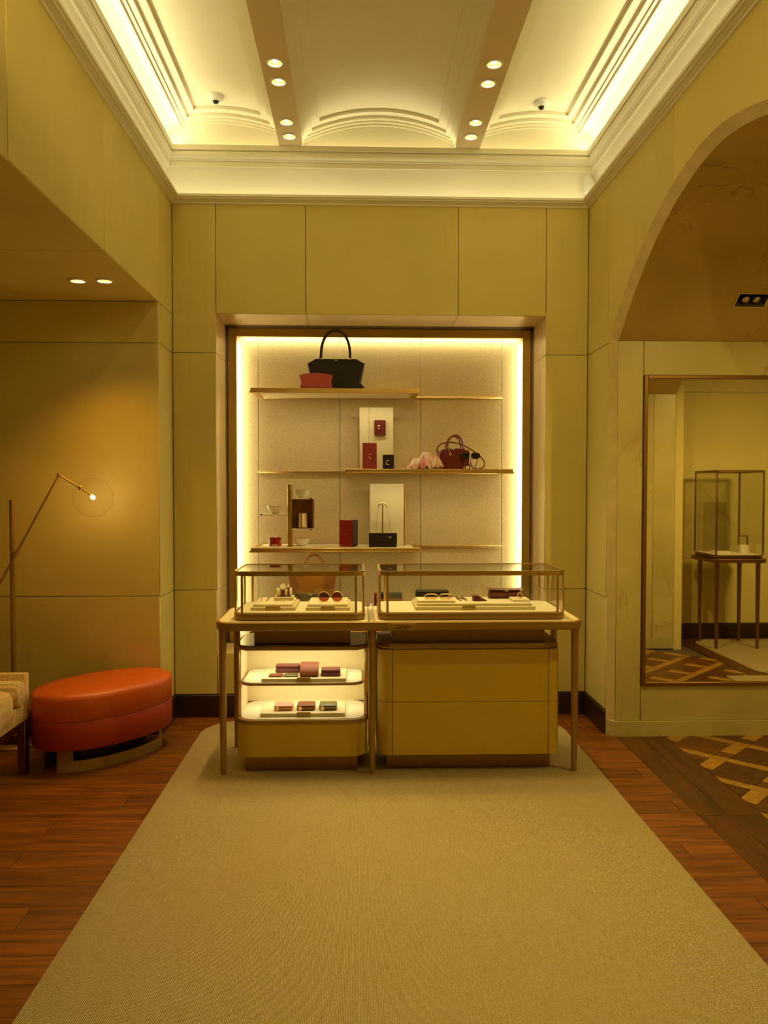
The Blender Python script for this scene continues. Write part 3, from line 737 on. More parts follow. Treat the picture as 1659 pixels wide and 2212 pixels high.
def glasses(c, w, hgt, lens, frame, label, tilt=.25, round_=True, fold=True, legs=.11, down=0.0):
    """spectacles facing -y; c = point under the bridge; w = full width"""
    t = thing('sunglasses' if lens != 'clear' else 'eyeglasses', label, 'glasses', c)
    X, Y, Z = c; lw = w*.43; n = 26
    for s in (-1, 1):
        cx = X+s*w*.27; pts = []
        for i in range(n):
            a = 2*pi*i/n; ca, sa = cos(a), sin(a)
            e = 1.0 if round_ else .72
            px = lw/2*math.copysign(abs(ca)**e, ca); pz = hgt/2*math.copysign(abs(sa)**e, sa)
            if not round_: px *= 1+.08*sa
            pts.append((cx+px, Y+tilt*(pz), Z+hgt/2+pz))
        obj('lens_rim', B().tube(pts, .0022 if round_ else .0035, 6, True), frame, t)
        m = B().loft([[(p[0], p[1]-.0006, p[2]) for p in pts], [(p[0], p[1]+.0008, p[2]) for p in pts]])
        obj('lens', m, lens, t, False)
        ex = X+s*w*.5
        if down:
            obj('temple', B().tube([(ex, Y+.004, Z+hgt*.75), (ex-s*.01, Y+.02, Z+hgt*.5), (ex-s*.03, Y+.035, Z-down)], .0022, 6), frame, t)
        else:
            obj('temple', B().tube([(ex, Y+.002, Z+hgt*.72), (ex, Y+legs*.7, Z+hgt*.5), (ex-s*.004, Y+legs, Z+.003)], .0022, 6), frame, t)
    obj('bridge', B().tube([(X-w*.07, Y+tilt*hgt*.25, Z+hgt*.62), (X, Y+tilt*hgt*.3, Z+hgt*.72), (X+w*.07, Y+tilt*hgt*.25, Z+hgt*.62)], .002, 6), frame, t)
    return t
glasses((-.162, 4.60, T1+.002), .142, .058, 'amber_lens', 'gold', 'round pink tinted sunglasses with gold rims on right cream tray')

# right case
tray(.322, 1.004, 4.474, 4.79, PZ, .019, 'long wide cream tray in the right glass case', (.585, .665), (.334, .99, 4.507, 4.78, .014))
T2 = PZ+.033
u = thing('display_block', 'thin cream riser block under the clear eyeglasses in the right case', 'riser', (.445, 4.6, T2))
obj('block_body', B().box(.338, .556, 4.535, 4.70, T2, T2+.012, .0015), 'tray', u); 
obj('block_top', B().box(.341, .553, 4.538, 4.697, T2+.012, T2+.0135, .0005), 'pad', u)
T3 = T2+.0135
gl = glasses((.462, 4.575, T3+.002), .155, .030, 'smoke_lens', 'gold', 'gold rimmed rectangular eyeglasses in front of a black case', round_=False, legs=.09)
t = thing('eyeglass_case', 'long black hard eyeglass case behind the gold rimmed eyeglasses', 'case', (.438, 4.74, T2))
obj('case_body', B().rr(.340, .540, 4.712, 4.768, .012, [(.006, T2), (0, T2+.007), (0, T2+.026)]), 'black_leather', t)
obj('case_lid', B().rr(.340, .540, 4.712, 4.768, .012, [(.0, T2+.0265), (0, T2+.042), (.008, T2+.050)]), 'black_leather', t)
stick((.585, 4.73, T2+.006), (.600, 4.60, T2+.006), .006, 'brass_dark', 'dark gold pen lying right of the eyeglasses, nearer to them', group='pens in the right case')
stick((.612, 4.73, T2+.006), (.636, 4.60, T2+.006), .006, 'brass_dark', 'dark gold pen nearer to the red leather fold in the right case', group='pens in the right case')
t = thing('leather_key_case', 'small dark red folded leather pouch between pens and long red clutch', 'key case', (.70, 4.63, T2))
obj('fold', B().prism([(.668, T2), (.752, T2), (.745, T2+.004), (.706, T2+.024), (.69, T2+.030), (.672, T2+.028)], 'y', 4.60, 4.66), 'burgundy', t)
obj('flap', B().prism([(.666, T2+.027), (.69, T2+.034), (.71, T2+.026), (.70, T2+.022)], 'y', 4.592, 4.665), 'oxblood', t)
t = thing('clutch_bag', 'long dark red roll clutch at the back of the right glass case', 'clutch', (.885, 4.735, T2))
n = 12
def roll_loop(x, k=1):
    return [(x, 4.738+.040*k*cos(2*pi*i/20), T2+.024*k+.024*k*sin(2*pi*i/20)) for i in range(20)]
obj('roll_body', B().loft([roll_loop(.780, .8), roll_loop(.788), roll_loop(.88, .95), roll_loop(.97), roll_loop(.978, .8)]), 'burgundy', t)
fl_ = B(); L0 = [(x, 4.700, T2+.046+.006*abs((x-.88)/.1)**1.5*0+.004) for x in (.776, .83, .88, .93, .984)]; L1 = [(x, 4.765, T2+.054) for x in (.776, .83, .88, .93, .984)]
fl_.loft([L0+[(x, y, z+.003) for x, y, z in reversed(L0)], L1+[(x, y, z+.003) for x, y, z in reversed(L1)]])
obj('flap', fl_, 'burgundy', t)
obj('clasp', B().box(.872, .892, 4.692, 4.702, T2+.044, T2+.054, .002), 'gold', t)
u = thing('ring_stand', 'small cream block with a gold ring at the right end of the long tray', 'ring stand', (.94, 4.62, T2))
obj('block_body', B().box(.892, .992, 4.557, 4.685, T2, T2+.014, .0015), 'pad', u)
t = thing('ring', 'wide gold ring on the small cream block in the right case', 'ring', (.945, 4.62, T2+.014))
rg = B().lathe([(.013, -.006), (.016, -.006), (.016, .006), (.013, .006)], (0, 0, 0), 22, ring=True).xf(Matrix.Translation((.945, 4.62, T2+.030)) @ Matrix.Rotation(pi/2, 4, 'X') @ Matrix.Rotation(.3, 4, 'Y'))
obj('band', rg, 'gold', t)
obj('setting', B().box(.940, .951, 4.613, 4.626, T2+.045, T2+.051, .002), 'gold', t)

# ------------------------------------------------------------------ cabinets under the table
CY0, CY1 = 4.432, 4.865
t = thing('display_cabinet', 'left cream cabinet with two lit open shelves of wallets under the table', 'cabinet', (-.32, 4.65, RZ))
cx0, cx1 = -.688, .051
obj('toe_kick', B().box(-.632, -.006, 4.462, 4.84, RZ, .099, .002), 'brass_dark', t)
obj('lower_body', B().rr(cx0, cx1, CY0, CY1, .10, [(.004, .097), (0, .101), (0, .284)], 12), 'cream_leather', t)
obj('bronze_band', B().rr(cx0-.003, cx1+.003, CY0-.003, CY1, .10, [(0, .2845), (0, .303), (.004, .307), (.018, .307)], 12), 'bronze_paint', t)
obj('floor_pad', B().rr(cx0+.018, cx1-.018, CY0+.015, CY1-.02, .085, [(0, .303), (.002, .3095)], 12), 'pad', t)
obj('back_panel', B().box(cx0+.01, cx1-.01, CY1-.025, CY1, .309, .699), 'cream', t, False)
for xa, xb in ((cx0+.004, cx0+.019), (cx1-.019, cx1-.004)):
    obj('side_panel', B().box(xa, xb, CY0+.10, CY1-.026, .309, .699), 'cream', t, False)
for xa, xb in ((cx0+.001, cx0+.014), (cx1-.014, cx1-.001)):
    obj('post', B().box(xa, xb, CY0+.082, CY0+.098, .309, .699, .002), 'brass', t)
mid = obj('shelf', B().rr(cx0+.02, cx1-.02, CY0+.035, CY1-.03, .075, [(.003, .492), (0, .495), (0, .503), (.003, .506), (.012, .506)], 10), 'bronze_paint', t)
obj('shelf_pad', B().rr(cx0+.032, cx1-.032, CY0+.047, CY1-.042, .063, [(0, .503), (.001, .5075)], 10), 'pad', mid)
obj('top_rim', B().rr(cx0-.003, cx1+.003, CY0-.003, CY1, .10, [(.004, .699), (0, .702), (0, .718), (.006, .722)], 12), 'bronze_paint', t)
obj('top_glass', B().rr(cx0+.006, cx1-.006, CY0+.006, CY1-.01, .092, [(0, .722), (.001, .724)], 12), 'dark_glass', t)
obj('spacer', B().box(-.589, -.048, 4.50, 4.83, .7245, .8205, .003), 'bronze_paint', t)
obj('led_strip', B().box(cx0+.05, cx1-.05, CY0+.02, CY0+.03, .694, .699), 'pad', t, False)

t = thing('drawer_cabinet', 'right closed cream leather drawer cabinet under the table', 'cabinet', (.625, 4.65, RZ))
dx0, dx1 = .105, 1.143
obj('toe_kick', B().box(.158, 1.094, 4.482, 4.84, RZ, .099, .002), 'brass_dark', t)
obj('carcass', B().rr(dx0+.006, dx1-.006, CY0+.008, CY1, .10, [(0, .10), (0, .699)], 12), 'gap', t)
def side_piece(z0, z1, left):
    pts = []
    r = .0835 if left else .0685
    if left:
        pts = [(dx0+r-r*cos(a), CY0+r-r*sin(a)) for a in [pi/2*i/10 for i in range(11)]]
        poly = [(dx0, CY1)]+pts+[(.1885, CY0), (.1885, CY0+.018), (dx0+r, CY0+.018)]+[(dx0+r-(r-.018)*cos(a), CY0+r-(r-.018)*sin(a)) for a in [pi/2*i/10 for i in range(9, -1, -1)]]+[(dx0+.018, CY1)]
    else:
        pts = [(dx1-r+r*cos(a), CY0+r-r*sin(a)) for a in [pi/2*i/10 for i in range(11)]]
        poly = [(dx1, CY1)]+pts+[(1.0745, CY0), (1.0745, CY0+.018), (dx1-r, CY0+.018)]+[(dx1-r+(r-.018)*cos(a), CY0+r-(r-.018)*sin(a)) for a in [pi/2*i/10 for i in range(9, -1, -1)]]+[(dx1-.018, CY1)]
    obj('corner_panel', B().prism(poly, 'z', z0, z1), 'cream_leather', t)
for z0, z1 in ((.103, .402), (.4045, .699)):
    side_piece(z0, z1, True); side_piece(z0, z1, False)
    obj('drawer', B().box(.1915, 1.0715, CY0, CY0+.02, z0, z1, .0015), 'cream_leather', t)
obj('top_slab', B().rr(dx0-.004, dx1+.004, CY0-.006, CY1, .10, [(.012, .700), (.002, .708), (0, .714), (.010, .732)], 12), 'bronze_paint', t)
obj('spacer', B().box(.19, 1.065, 4.50, 4.83, .732, .8205, .003), 'bronze_paint', t)

# trays and small leather goods in the lit cabinet
S1, S2 = .5075, .3095
tray(-.548, -.070, 4.492, 4.76, S1, .018, 'cream tray on the upper lit shelf of the left cabinet', (-.352, -.268), None, group='trays in the lit cabinet')
tray(-.556, -.076, 4.490, 4.76, S2, .019, 'cream tray on the lower lit shelf of the left cabinet', (-.352, -.268), None, group='trays in the lit cabinet')
S1 += .0185; S2 += .0195
def wallet(x0, x1, y0, y1, z, h, mat, label, layers=2, rz=0, name='wallet', group='wallets in the lit cabinet', zipper=False, tag_=False, lean=0):
    t = thing(name, label, 'wallet', ((x0+x1)/2, (y0+y1)/2, z), group)
    hh = h/layers
    for k in range(layers):
        a = z+k*hh
        obj(('lower_half', 'upper_half', 'top_half')[k] if layers > 1 else 'cover', B().rr(x0+.001*k, x1-.001*k, y0, y1, .012, [(.004, a), (0, a+hh*.25), (0, a+hh*.75), (.004, a+hh-.0008)], 4), mat, t)
    if zipper:
        obj('zip', B().rr(x0-.001, x1+.001, y0-.0012, y1, .012, [(0, z+h*.46), (0, z+h*.54)], 4), 'gold', t)
    if tag_:
        obj('zip_pull', B().lathe([(.011, -.001), (.0115, 0), (.011, .001)], (0, 0, 0), 14).xf(Matrix.Translation((x0+.02, y0-.0035, z+h*.42)) @ Matrix.Rotation(pi/2, 4, 'X')), 'gold', t)
    return t
wallet(-.485, -.340, 4.635, 4.70, S1, .044, 'burgundy', 'long folded burgundy wallet at the back left of the upper tray')
wallet(-.513, -.432, 4.53, 4.595, S1, .009, 'rust_leather', 'small flat rust brown card holder at the front left of the upper tray', 1)
wallet(-.427, -.347, 4.53, 4.595, S1, .009, 'green_leather', 'small flat green card holder beside the rust card holder', 1)
wallet(-.215, -.103, 4.54, 4.62, S1, .040, 'burgundy', 'stacked burgundy wallet at the right of the upper tray')
t = thing('coin_purse', 'plump shiny rust brown purse in the middle of the upper tray', 'purse', (-.285, 4.60, S1), 'wallets in the lit cabinet')
prof = [(4.535, 0), (4.53, .012), (4.535, .022), (4.56, .042), (4.60, .056), (4.64, .060), (4.655, .05), (4.66, .0)]
obj('purse_body', B().prism([(y, S1+z) for y, z in prof], 'x', -.333, -.232), 'rust_leather', t)
obj('purse_flap', B().prism([(4.526, S1+.010), (4.531, S1+.026), (4.556, S1+.046), (4.60, S1+.0605), (4.64, S1+.0645), (4.64, S1+.0602), (4.60, S1+.0565), (4.56, S1+.0425), (4.5345, S1+.024), (4.5295, S1+.012)], 'x', -.335, -.230), 'rust_leather', t)
def zip_wallet(x0, x1, mat, label):
    wallet(x0, x1, 4.545, 4.645, S2, .030, mat, label, 2, zipper=True, tag_=True)
zip_wallet(-.484, -.378, 'pink_leather', 'pink zip wallet on the lower tray')
zip_wallet(-.354, -.250, 'rust_leather', 'rust brown zip wallet in the middle of the lower tray')
zip_wallet(-.226, -.124, 'green_leather', 'dark green zip wallet on the lower tray')

# ------------------------------------------------------------------ niche shelves
def shelf(x0, x1, z0, z1, label, y0=5.64):
    t = thing('wall_shelf', label, 'shelf', ((x0+x1)/2, 5.86, z0), 'brass edged shelves in the niche')
    y1 = 6.073
    for mb in (B().box(x0, x1, y0, y0+.028, z0, z1, .002), B().box(x0, x1, y1-.03, y1, z0, z1, .002), B().box(x0, x0+.045, y0+.028, y1-.03, z0, z1, .001), B().box(x1-.045, x1, y0+.028, y1-.03, z0, z1, .001)):
        obj('rim', mb, 'brass', t)
    obj('lip', B().box(x0-.008, x1+.008, y0-.004, y0+.012, z0-.006, z0+.003, .001), 'brass', t)
    obj('board', B().box(x0+.045, x1-.045, y0+.028, y1-.03, z0+.004, z1-.001), 'linen', t, False)
    return t
shelf(-.759, .431, 2.282, 2.310, 'topmost brass edged shelf holding the black tote and red pouch')
shelf(-.096, 1.10, 1.716, 1.742, 'second shelf from the top holding the red handbag')
shelf(-.762, .440, 1.157, 1.181, 'third shelf from the top holding white bowls and the red box')
shelf(-.762, 1.10, .585, .612, 'lowest niche shelf half hidden behind the glass cases')
H1, H2, H3, H4 = 2.310, 1.742, 1.181, .612

def tote_body(cx, cy, z, prof, top_fn, seg=6):
    """prof: (z, half width, half depth); the last ring's height follows top_fn(x)"""
    m = B(); loops = []
    for k, (dz, hx, hy) in enumerate(prof):
        lp = m.rrloop(cx-hx, cx+hx, cy-hy, cy+hy, min(hy*.7, .03), z+dz, seg)
        # extra points along the long sides so that the top edge can dip
        out = []
        for i in range(len(lp)):
            a, b = lp[i], lp[(i+1) % len(lp)]; out.append(a)
            if abs(b[0]-a[0]) > hx:
                for q in range(1, 8): out.append(tuple(a[j]+(b[j]-a[j])*q/8 for j in range(3)))
        if k == len(prof)-1: out = [(x, y, z+top_fn((x-cx)/hx)) for x, y, _ in out]
        loops.append(out)
    return m.loft(loops)
def arc(x0, x1, z0, zt, y, n=18, pw=2.2):
    cx, hw = (x0+x1)/2, (x1-x0)/2
    return [(cx-hw*math.copysign(abs(cos(pi*i/n))**(2/pw), cos(pi*i/n)), y, z0+(zt-z0)*abs(sin(pi*i/n))**(2/pw)) for i in range(n+1)]
t = thing('tote_bag', 'large black leather tote with two arched handles on the top shelf', 'handbag', (-.158, 5.82, H1), 'bags in the niche')
obj('bag_body', tote_body(-.162, 5.83, H1, [(.0, .190, .062), (.012, .204, .068), (.030, .206, .068), (.058, .180, .06), (.12, .194, .045), (.20, .209, .018)],
    lambda u: .202 if abs(u) > .9 else (.202+.028*(.9-abs(u))/.12 if abs(u) > .78 else .232)), 'black_leather', t)
for dy in (-.018, .018):
    h = obj('handle', B().tube([(-.268+dy*.5, 5.83+dy, H1+.225)]+arc(-.272, -.060, H1+.245, H1+.438, 5.83+dy, 20, 2.3)+[(-.064, 5.83+dy, H1+.225)], [.010]*4+[.0085]*15+[.010]*4, 10), 'black_leather', t)
    for x in (-.268, -.064):
        obj('handle_ring', B().lathe([(.010, 0), (.0125, .003), (.0125, .010), (.010, .013)], (x, 5.83+dy, H1+.226), 14), 'gold', h)
obj('logo_stud', B().box(-.176, -.152, 5.808, 5.813, H1+.222, H1+.226), 'gold', t, False)
t = thing('pouch', 'small coral red leather pouch leaning against the black tote', 'pouch', (-.302, 5.73, H1), 'bags in the niche')
obj('bag_body', tote_body(-.302, 5.725, H1, [(.0, .112, .030), (.010, .117, .034), (.028, .116, .032), (.044, .108, .025), (.075, .113, .014), (.104, .119, .008)], lambda u: .101+.016*max(0, 1-abs(u)**2.2)), 'coral_leather', t)
obj('top_seam', B().tube([(-.302+.117*(i/10-1)*1.0, 5.717, H1+.100+.016*max(0, 1-abs(i/10-1)**2.2)) for i in range(21)], .0018, 6), 'coral_leather', t)

# second shelf ---------------------------------------------------------------
def display_panel(x0, x1, z0, z1, y, label, edge_left, seam=None):
    t = thing('display_board', label, 'panel', ((x0+x1)/2, y, z0), 'upright cream display panels')
    if seam:
        obj('panel_board', B().box(x0, seam-.0012, y, y+.022, z0, z1, .0015), 'cream', t); obj('panel_board', B().box(seam+.0012, x1, y, y+.022, z0, z1, .0015), 'cream', t)
    else:
        obj('panel_board', B().box(x0, x1, y, y+.022, z0, z1, .0015), 'cream', t)
    if edge_left: obj('edge_strip', B().box(x0-.006, x0-.0005, y-.006, y+.024, z0, z1+.004, .001), 'brass_dark', t)
    else: obj('edge_strip', B().box(x1+.0005, x1+.014, y-.002, y+.024, z0, z1+.002, .002), 'brass', t)
display_panel(.006, .256, H2, 2.202, 5.90, 'tall cream display panel behind three small wallets on the second shelf', True, .078)
def clasp_c(t, cx, y, cz, r, mat='gold'):
    pts = [(cx+r*.75*cos(a), y, cz+r*sin(a)) for a in [radians(50+260*i/14) for i in range(15)]]
    obj('clasp', B().tube(pts, r*.24, 8), mat, t)
def flap_wallet(x0, x1, z0, z1, y0, th, mat, cpos, seam, label):
    t = thing('flap_wallet', label, 'wallet', ((x0+x1)/2, y0+th/2, z0), 'flap wallets by the display panel')
    obj('wallet_body', B().box(x0, x1, y0+.004, y0+th, z0, z1, .003), mat, t)
    n = 10
    edge = [(x0+(x1-x0)*(seam+.07*sin(pi*i/n)), z0+.0015+(z1-z0-.003)*i/n) for i in range(n+1)]
    obj('flap', B().prism([(x0+.0005, z1-.0015), (x0+.0005, z0+.0015)]+edge, 'y', y0, y0+.0045), mat, t)
    clasp_c(t, cpos[0], y0-.002, cpos[1], cpos[2])
flap_wallet(.117, .201, 1.996, 2.107, 5.872, .028, 'burgundy', (.152, 2.054, .012), .48, 'small dark red flap wallet fixed high on the cream panel')
flap_wallet(.030, .134, H2, 1.936, 5.80, .030, 'red_leather', (.086, 1.838, .014), .50, 'tall red flap wallet standing at the left foot of the panel')
flap_wallet(.176, .258, H2, 1.849, 5.775, .028, 'black_leather', (.212, 1.792, .016), .30, 'black flap wallet standing at the right foot of the panel')

t = thing('silk_scarf', 'crumpled pink and cream silk scarf beside the red handbag', 'scarf', (.487, 5.78, H2))
rnd = random.Random(3)
for q, (cx, cy, rr_, hh, ph) in enumerate(((.418, 5.705, .058, .080, .2), (.482, 5.708, .066, .122, 1.3), (.545, 5.705, .054, .098, 2.1), (.447, 5.688, .052, .066, 3.3), (.512, 5.688, .054, .074, 4.4))):
    m = B(); na, nr = 40, 9; vs = []; fs = []
    for j in range(nr):
        v = j/(nr-1)
        for i in range(na):
            a = 2*pi*i/na
            w = 1+.28*v*sin(5*a+ph)+.14*v*sin(9*a+ph*2.3)
            R = rr_*(.12+.88*v)*w
            z = hh*(1-.95*v**1.7)+.030*v*sin(5*a+ph+1.1)*(1-.3*v)+.012*sin(11*a+ph)*v
            vs.append((cx+R*cos(a), cy+R*sin(a)*.75, H2+max(.003, z)))
    for j in range(nr-1):
        for i in range(na): fs.append((j*na+i, j*na+(i+1) % na, (j+1)*na+(i+1) % na, (j+1)*na+i))
    fs.append(tuple(range(na))); m.add(vs, fs)
    obj('fold', m, 'pink_silk', t)

t = thing('bowling_bag', 'dark red leather handbag with shoulder strap and gold fittings', 'handbag', (.693, 5.81, H2), 'bags in the niche')
bl = []
hb = .165
out = [(.578, 0), (.805, 0), (.812, .02), (.806, .07), (.812, .118), (.800, .138), (.765, .152), (.72, .157), (.665, .157), (.62, .152), (.590, .138), (.576, .112), (.581, .07), (.573, .02)]
def ring_at(y, k, dz=0): return [(.693+(x-.693)*k, y, H2+.0005+max(0, z*k+dz)) for x, z in out]
obj('bag_body', B().loft([ring_at(5.735, .93, .004), ring_at(5.742, .985, .001), ring_at(5.77, 1), ring_at(5.85, 1), ring_at(5.878, .985, .001), ring_at(5.885, .93, .004)]), 'oxblood', t)
for x in (.645, .757):
    obj('front_strap', B().box(x-.011, x+.011, 5.730, 5.7355, H2+.006, H2+.150, .002), 'oxblood', t)
for yy in (5.752, 5.868):
    h = obj('handle', B().tube([(.645, yy-.012, H2+.120), (.645, yy-.006, H2+.15)]+arc(.645, .757, H2+.165, H2+.248, yy, 16, 2.0)+[(.757, yy-.006, H2+.15), (.757, yy-.012, H2+.120)], .0068, 10), 'oxblood', t)
    for x in (.645, .757):
        obj('handle_loop', B().tube([(x-.009, yy-.014, H2+.142), (x-.009, yy-.014, H2+.160), (x+.009, yy-.014, H2+.160), (x+.009, yy-.014, H2+.142)], .0026, 6, True), 'gold', h)
sp = [(.576, 5.80, H2+.12), (.572, 5.80, H2+.15), (.60, 5.805, H2+.185), (.66, 5.81, H2+.200), (.73, 5.81, H2+.190), (.80, 5.805, H2+.160), (.86, 5.80, H2+.120), (.905, 5.80, H2+.080), (.922, 5.80, H2+.045), (.908, 5.80, H2+.015), (.875, 5.80, H2+.005), (.84, 5.80, H2+.012), (.820, 5.80, H2+.045), (.812, 5.80, H2+.10)]
sm = []
for i in range(len(sp)-1):
    for k in range(4):
        a = [Vector(sp[max(0, min(len(sp)-1, i+j))]) for j in (-1, 0, 1, 2)]; s_ = k/4
        sm.append(.5*((2*a[1])+(-a[0]+a[2])*s_+(2*a[0]-5*a[1]+4*a[2]-a[3])*s_**2+(-a[0]+3*a[1]-3*a[2]+a[3])*s_**3))
sm = [Vector((p.x, p.y, max(p.z, H2+.005))) for p in sm]
obj('shoulder_strap', B().tube(sm, .0046, 8), 'burgundy', t)
obj('padlock', B().box(.655, .672, 5.722, 5.730, H2+.098, H2+.116, .002), 'gold', t)
obj('key_fob', B().tube([(.648, 5.726, H2+.148), (.655, 5.724, H2+.13), (.663, 5.726, H2+.114)], .003, 6), 'gold', t)
obj('buckle', B().box(.668, .692, 5.726, 5.731, H2+.140, H2+.150, .002), 'gold', t)
glasses((.802, 5.70, H2+.076), .140, .040, 'dark_glass', 'black_leather', 'black sunglasses propped in front of the red handbag', tilt=.1, round_=False, down=.074)
t = thing('cuff_bracelet', 'small silver cuff lying in front of the red handbag', 'bracelet', (.775, 5.69, H2))
obj('cuff', B().lathe([(.019, .0), (.021, .001), (.021, .020), (.019, .021)], (.768, 5.69, H2), 24, ring=True), 'silver', t)
obj('cuff_line', B().lathe([(.0212, .008), (.0216, .009), (.0216, .012), (.0212, .013)], (.768, 5.69, H2), 24, ring=True), 'gold', t)

# third shelf ----------------------------------------------------------------
t = thing('display_stand', 'brass post stand with small ledges for bowls on the third shelf', 'stand', (-.497, 5.84, H3))
obj('post', B().box(-.512, -.483, 5.78, 5.90, H3, 1.635, .002), 'brass', t)
for x0, x1, z, tagx in ((-.4825, -.326, 1.526, -.345), (-.4825, -.326, 1.302, -.345), (-.714, -.5125, 1.408, -.700)):
    l_ = obj('ledge', B().box(x0, x1, 5.775, 5.90, z, z+.010, .001), 'cream', t)
    obj('price_tag', B().box(tagx-.008, tagx+.008, 5.771, 5.7745, z+.001, z+.009), 'base_dark', l_, False)
obj('back_panel', B().box(-.4825, -.326, 5.885, 5.90, 1.3125, 1.5255), 'tan_dark', t, False)
obj('side_panel', B().box(-.333, -.326, 5.80, 5.8845, 1.3125, 1.5255), 'tan_dark', t, False)
def bowl(x, y, z, r, h, label):
    t = thing('bowl', label, 'bowl', (x, y, z), 'bowls on the third shelf')
    outp = [(r*.42, 0), (r*.44, .004), (r*.62, h*.18), (r*.83, h*.45), (r*.96, h*.8), (r, h)]
    inn = [(r*.965, h), (r*.92, h*.8), (r*.79, h*.48), (r*.5, h*.2), (.001, h*.12)]
    obj('shell', B().lathe(outp+inn, (x, y, z), 28), 'ceramic', t)
    obj('rim_line', B().lathe([(r*.99, h-.001), (r*1.006, h-.001), (r*1.006, h+.0012), (r*.96, h+.0012)], (x, y, z), 28), 'gold', t)
bowl(-.403, 5.835, 1.536, .057, .058, 'small white bowl on the upper right ledge of the brass stand')
bowl(-.610, 5.835, 1.418, .056, .056, 'small white bowl on the left ledge of the brass stand')
t = thing('display_pad', 'thin cream pad under the white bowl at the foot of the stand', 'pad', (-.41, 5.80, H3), 'thin cream pads')
obj('pad_disc', B().rr(-.478, -.336, 5.72, 5.87, .03, [(0, H3), (.001, H3+.005)], 6), 'pad', t)
t = thing('display_pad', 'thin cream pad under the small red round box', 'pad', (-.62, 5.80, H3), 'thin cream pads')
obj('pad_disc', B().rr(-.70, -.53, 5.72, 5.87, .03, [(0, H3), (.001, H3+.005)], 6), 'pad', t)
bowl(-.411, 5.79, H3+.0055, .058, .057, 'white bowl standing on the third shelf right of the brass post')
t = thing('metal_cup', 'ribbed silver beaker on a dark red coaster in the brass stand', 'cup', (-.405, 5.835, 1.312))
n = 48
obj('coaster', B().lathe([(.056, 0), (.058, .002), (.058, .005), (.05, .006)], (-.405, 5.835, 1.312), 28), 'oxblood', t)
m = B(); lps = []
for r, z in ((.043, .006), (.044, .012), (.044, .105), (.046, .108), (.046, .112), (.042, .112), (.041, .02), (.001, .018)):
    lps.append([(-.405+(r+(.0012 if (i % 2 and .01 < z < .106 and r > .0415) else 0))*cos(2*pi*i/n), 5.835+(r+(.0012 if (i % 2 and .01 < z < .106 and r > .0415) else 0))*sin(2*pi*i/n), 1.312+z) for i in range(n)])
obj('beaker', m.loft(lps), 'silver', t)
t = thing('round_box', 'small red round box with white lid edge left of the brass post', 'box', (-.603, 5.79, H3+.0055))
obj('box_body', B().lathe([(.044, 0), (.047, .003), (.047, .050), (.045, .052)], (-.603, 5.79, H3+.0055), 28), 'red_lacquer', t)
obj('lid', B().lathe([(.0475, .0525), (.048, .054), (.048, .060), (.040, .063), (.001, .064)], (-.603, 5.79, H3+.0055), 28), 'red_leather', t)
obj('paper_label', B().tube([(-.603+.0478*cos(a), 5.79+.0478*sin(a), H3+.0145) for a in [radians(245+50*i/10) for i in range(11)]], .003, 6), 'ceramic', t)
obj('lid_knob', B().lathe([(.012, .064), (.013, .067), (.006, .070), (.001, .0705)], (-.603, 5.79, H3+.0055), 16), 'ceramic', t)
t = thing('gift_box', 'glossy red box turned to show its dark side on third shelf', 'box', (-.072, 5.80, H3)); 
RM = Matrix.Translation((-.072, 5.80, 0)) @ Matrix.Rotation(radians(-24), 4, 'Z')
obj('box_body', B().box(-.055, .050, -.045, .05, H3, H3+.196, .003).xf(RM), 'red_lacquer', t)
obj('side_panel', B().box(.0503, .053, -.044, .049, H3+.002, H3+.194, .001).xf(RM), 'dark_lacquer', t)
obj('emblem', B().lathe([(.008, 0), (.009, .0006), (.008, .001)], (0, 0, 0), 18, sy=1.3, ring=True).xf(RM @ Matrix.Translation((0, -.0452, H3+.085)) @ Matrix.Rotation(pi/2, 4, 'X')), 'gold', t)
display_panel(.086, .336, H3, 1.639, 5.90, 'tall cream display panel with brass right edge behind the black clutch', False)
t = thing('bag_hanger', 'slim dark T shaped stand behind the black clutch', 'stand', (.1765, 5.81, H3))
obj('foot', B().box(.12, .235, 5.79, 5.85, H3, H3+.005, .001), 'brass_dark', t)
obj('rod', B().tube([(.1765, 5.815, H3+.004), (.1765, 5.815, H3+.31)], .0042, 8), 'brass_dark', t)
obj('crossbar', B().tube([(.147, 5.815, 1.468), (.149, 5.815, 1.482), (.162, 5.815, 1.491), (.1765, 5.815, 1.493), (.191, 5.815, 1.491), (.204, 5.815, 1.482), (.206, 5.815, 1.468)], .003, 8), 'brass_dark', t)
t = thing('clutch_bag', 'black box clutch with thin chain hung over a T stand', 'clutch', (.177, 5.755, H3))
obj('clutch_body', B().box(.076, .277, 5.725, 5.788, H3, H3+.100, .004), 'black_leather', t)
obj('clutch_flap', B().box(.075, .278, 5.7215, 5.7245, H3+.038, H3+.101, .001), 'black_leather', t)
obj('clasp', B().tube([(.228+.010*cos(a), 5.7205, H3+.072+.005*sin(a)) for a in [2*pi*i/14 for i in range(14)]], .0012, 6, True), 'gold', t)
ch = [(.128, 5.79, H3+.098), (.131, 5.80, H3+.16), (.139, 5.81, H3+.245), (.147, 5.8175, 1.474), (.150, 5.8175, 1.487), (.162, 5.8175, 1.496), (.1765, 5.8175, 1.499), (.191, 5.8175, 1.496), (.203, 5.8175, 1.487), (.206, 5.8175, 1.474), (.214, 5.81, H3+.245), (.226, 5.80, H3+.16), (.243, 5.79, H3+.098)]
obj('chain', B().tube(ch, .0016, 6), 'gold', t)

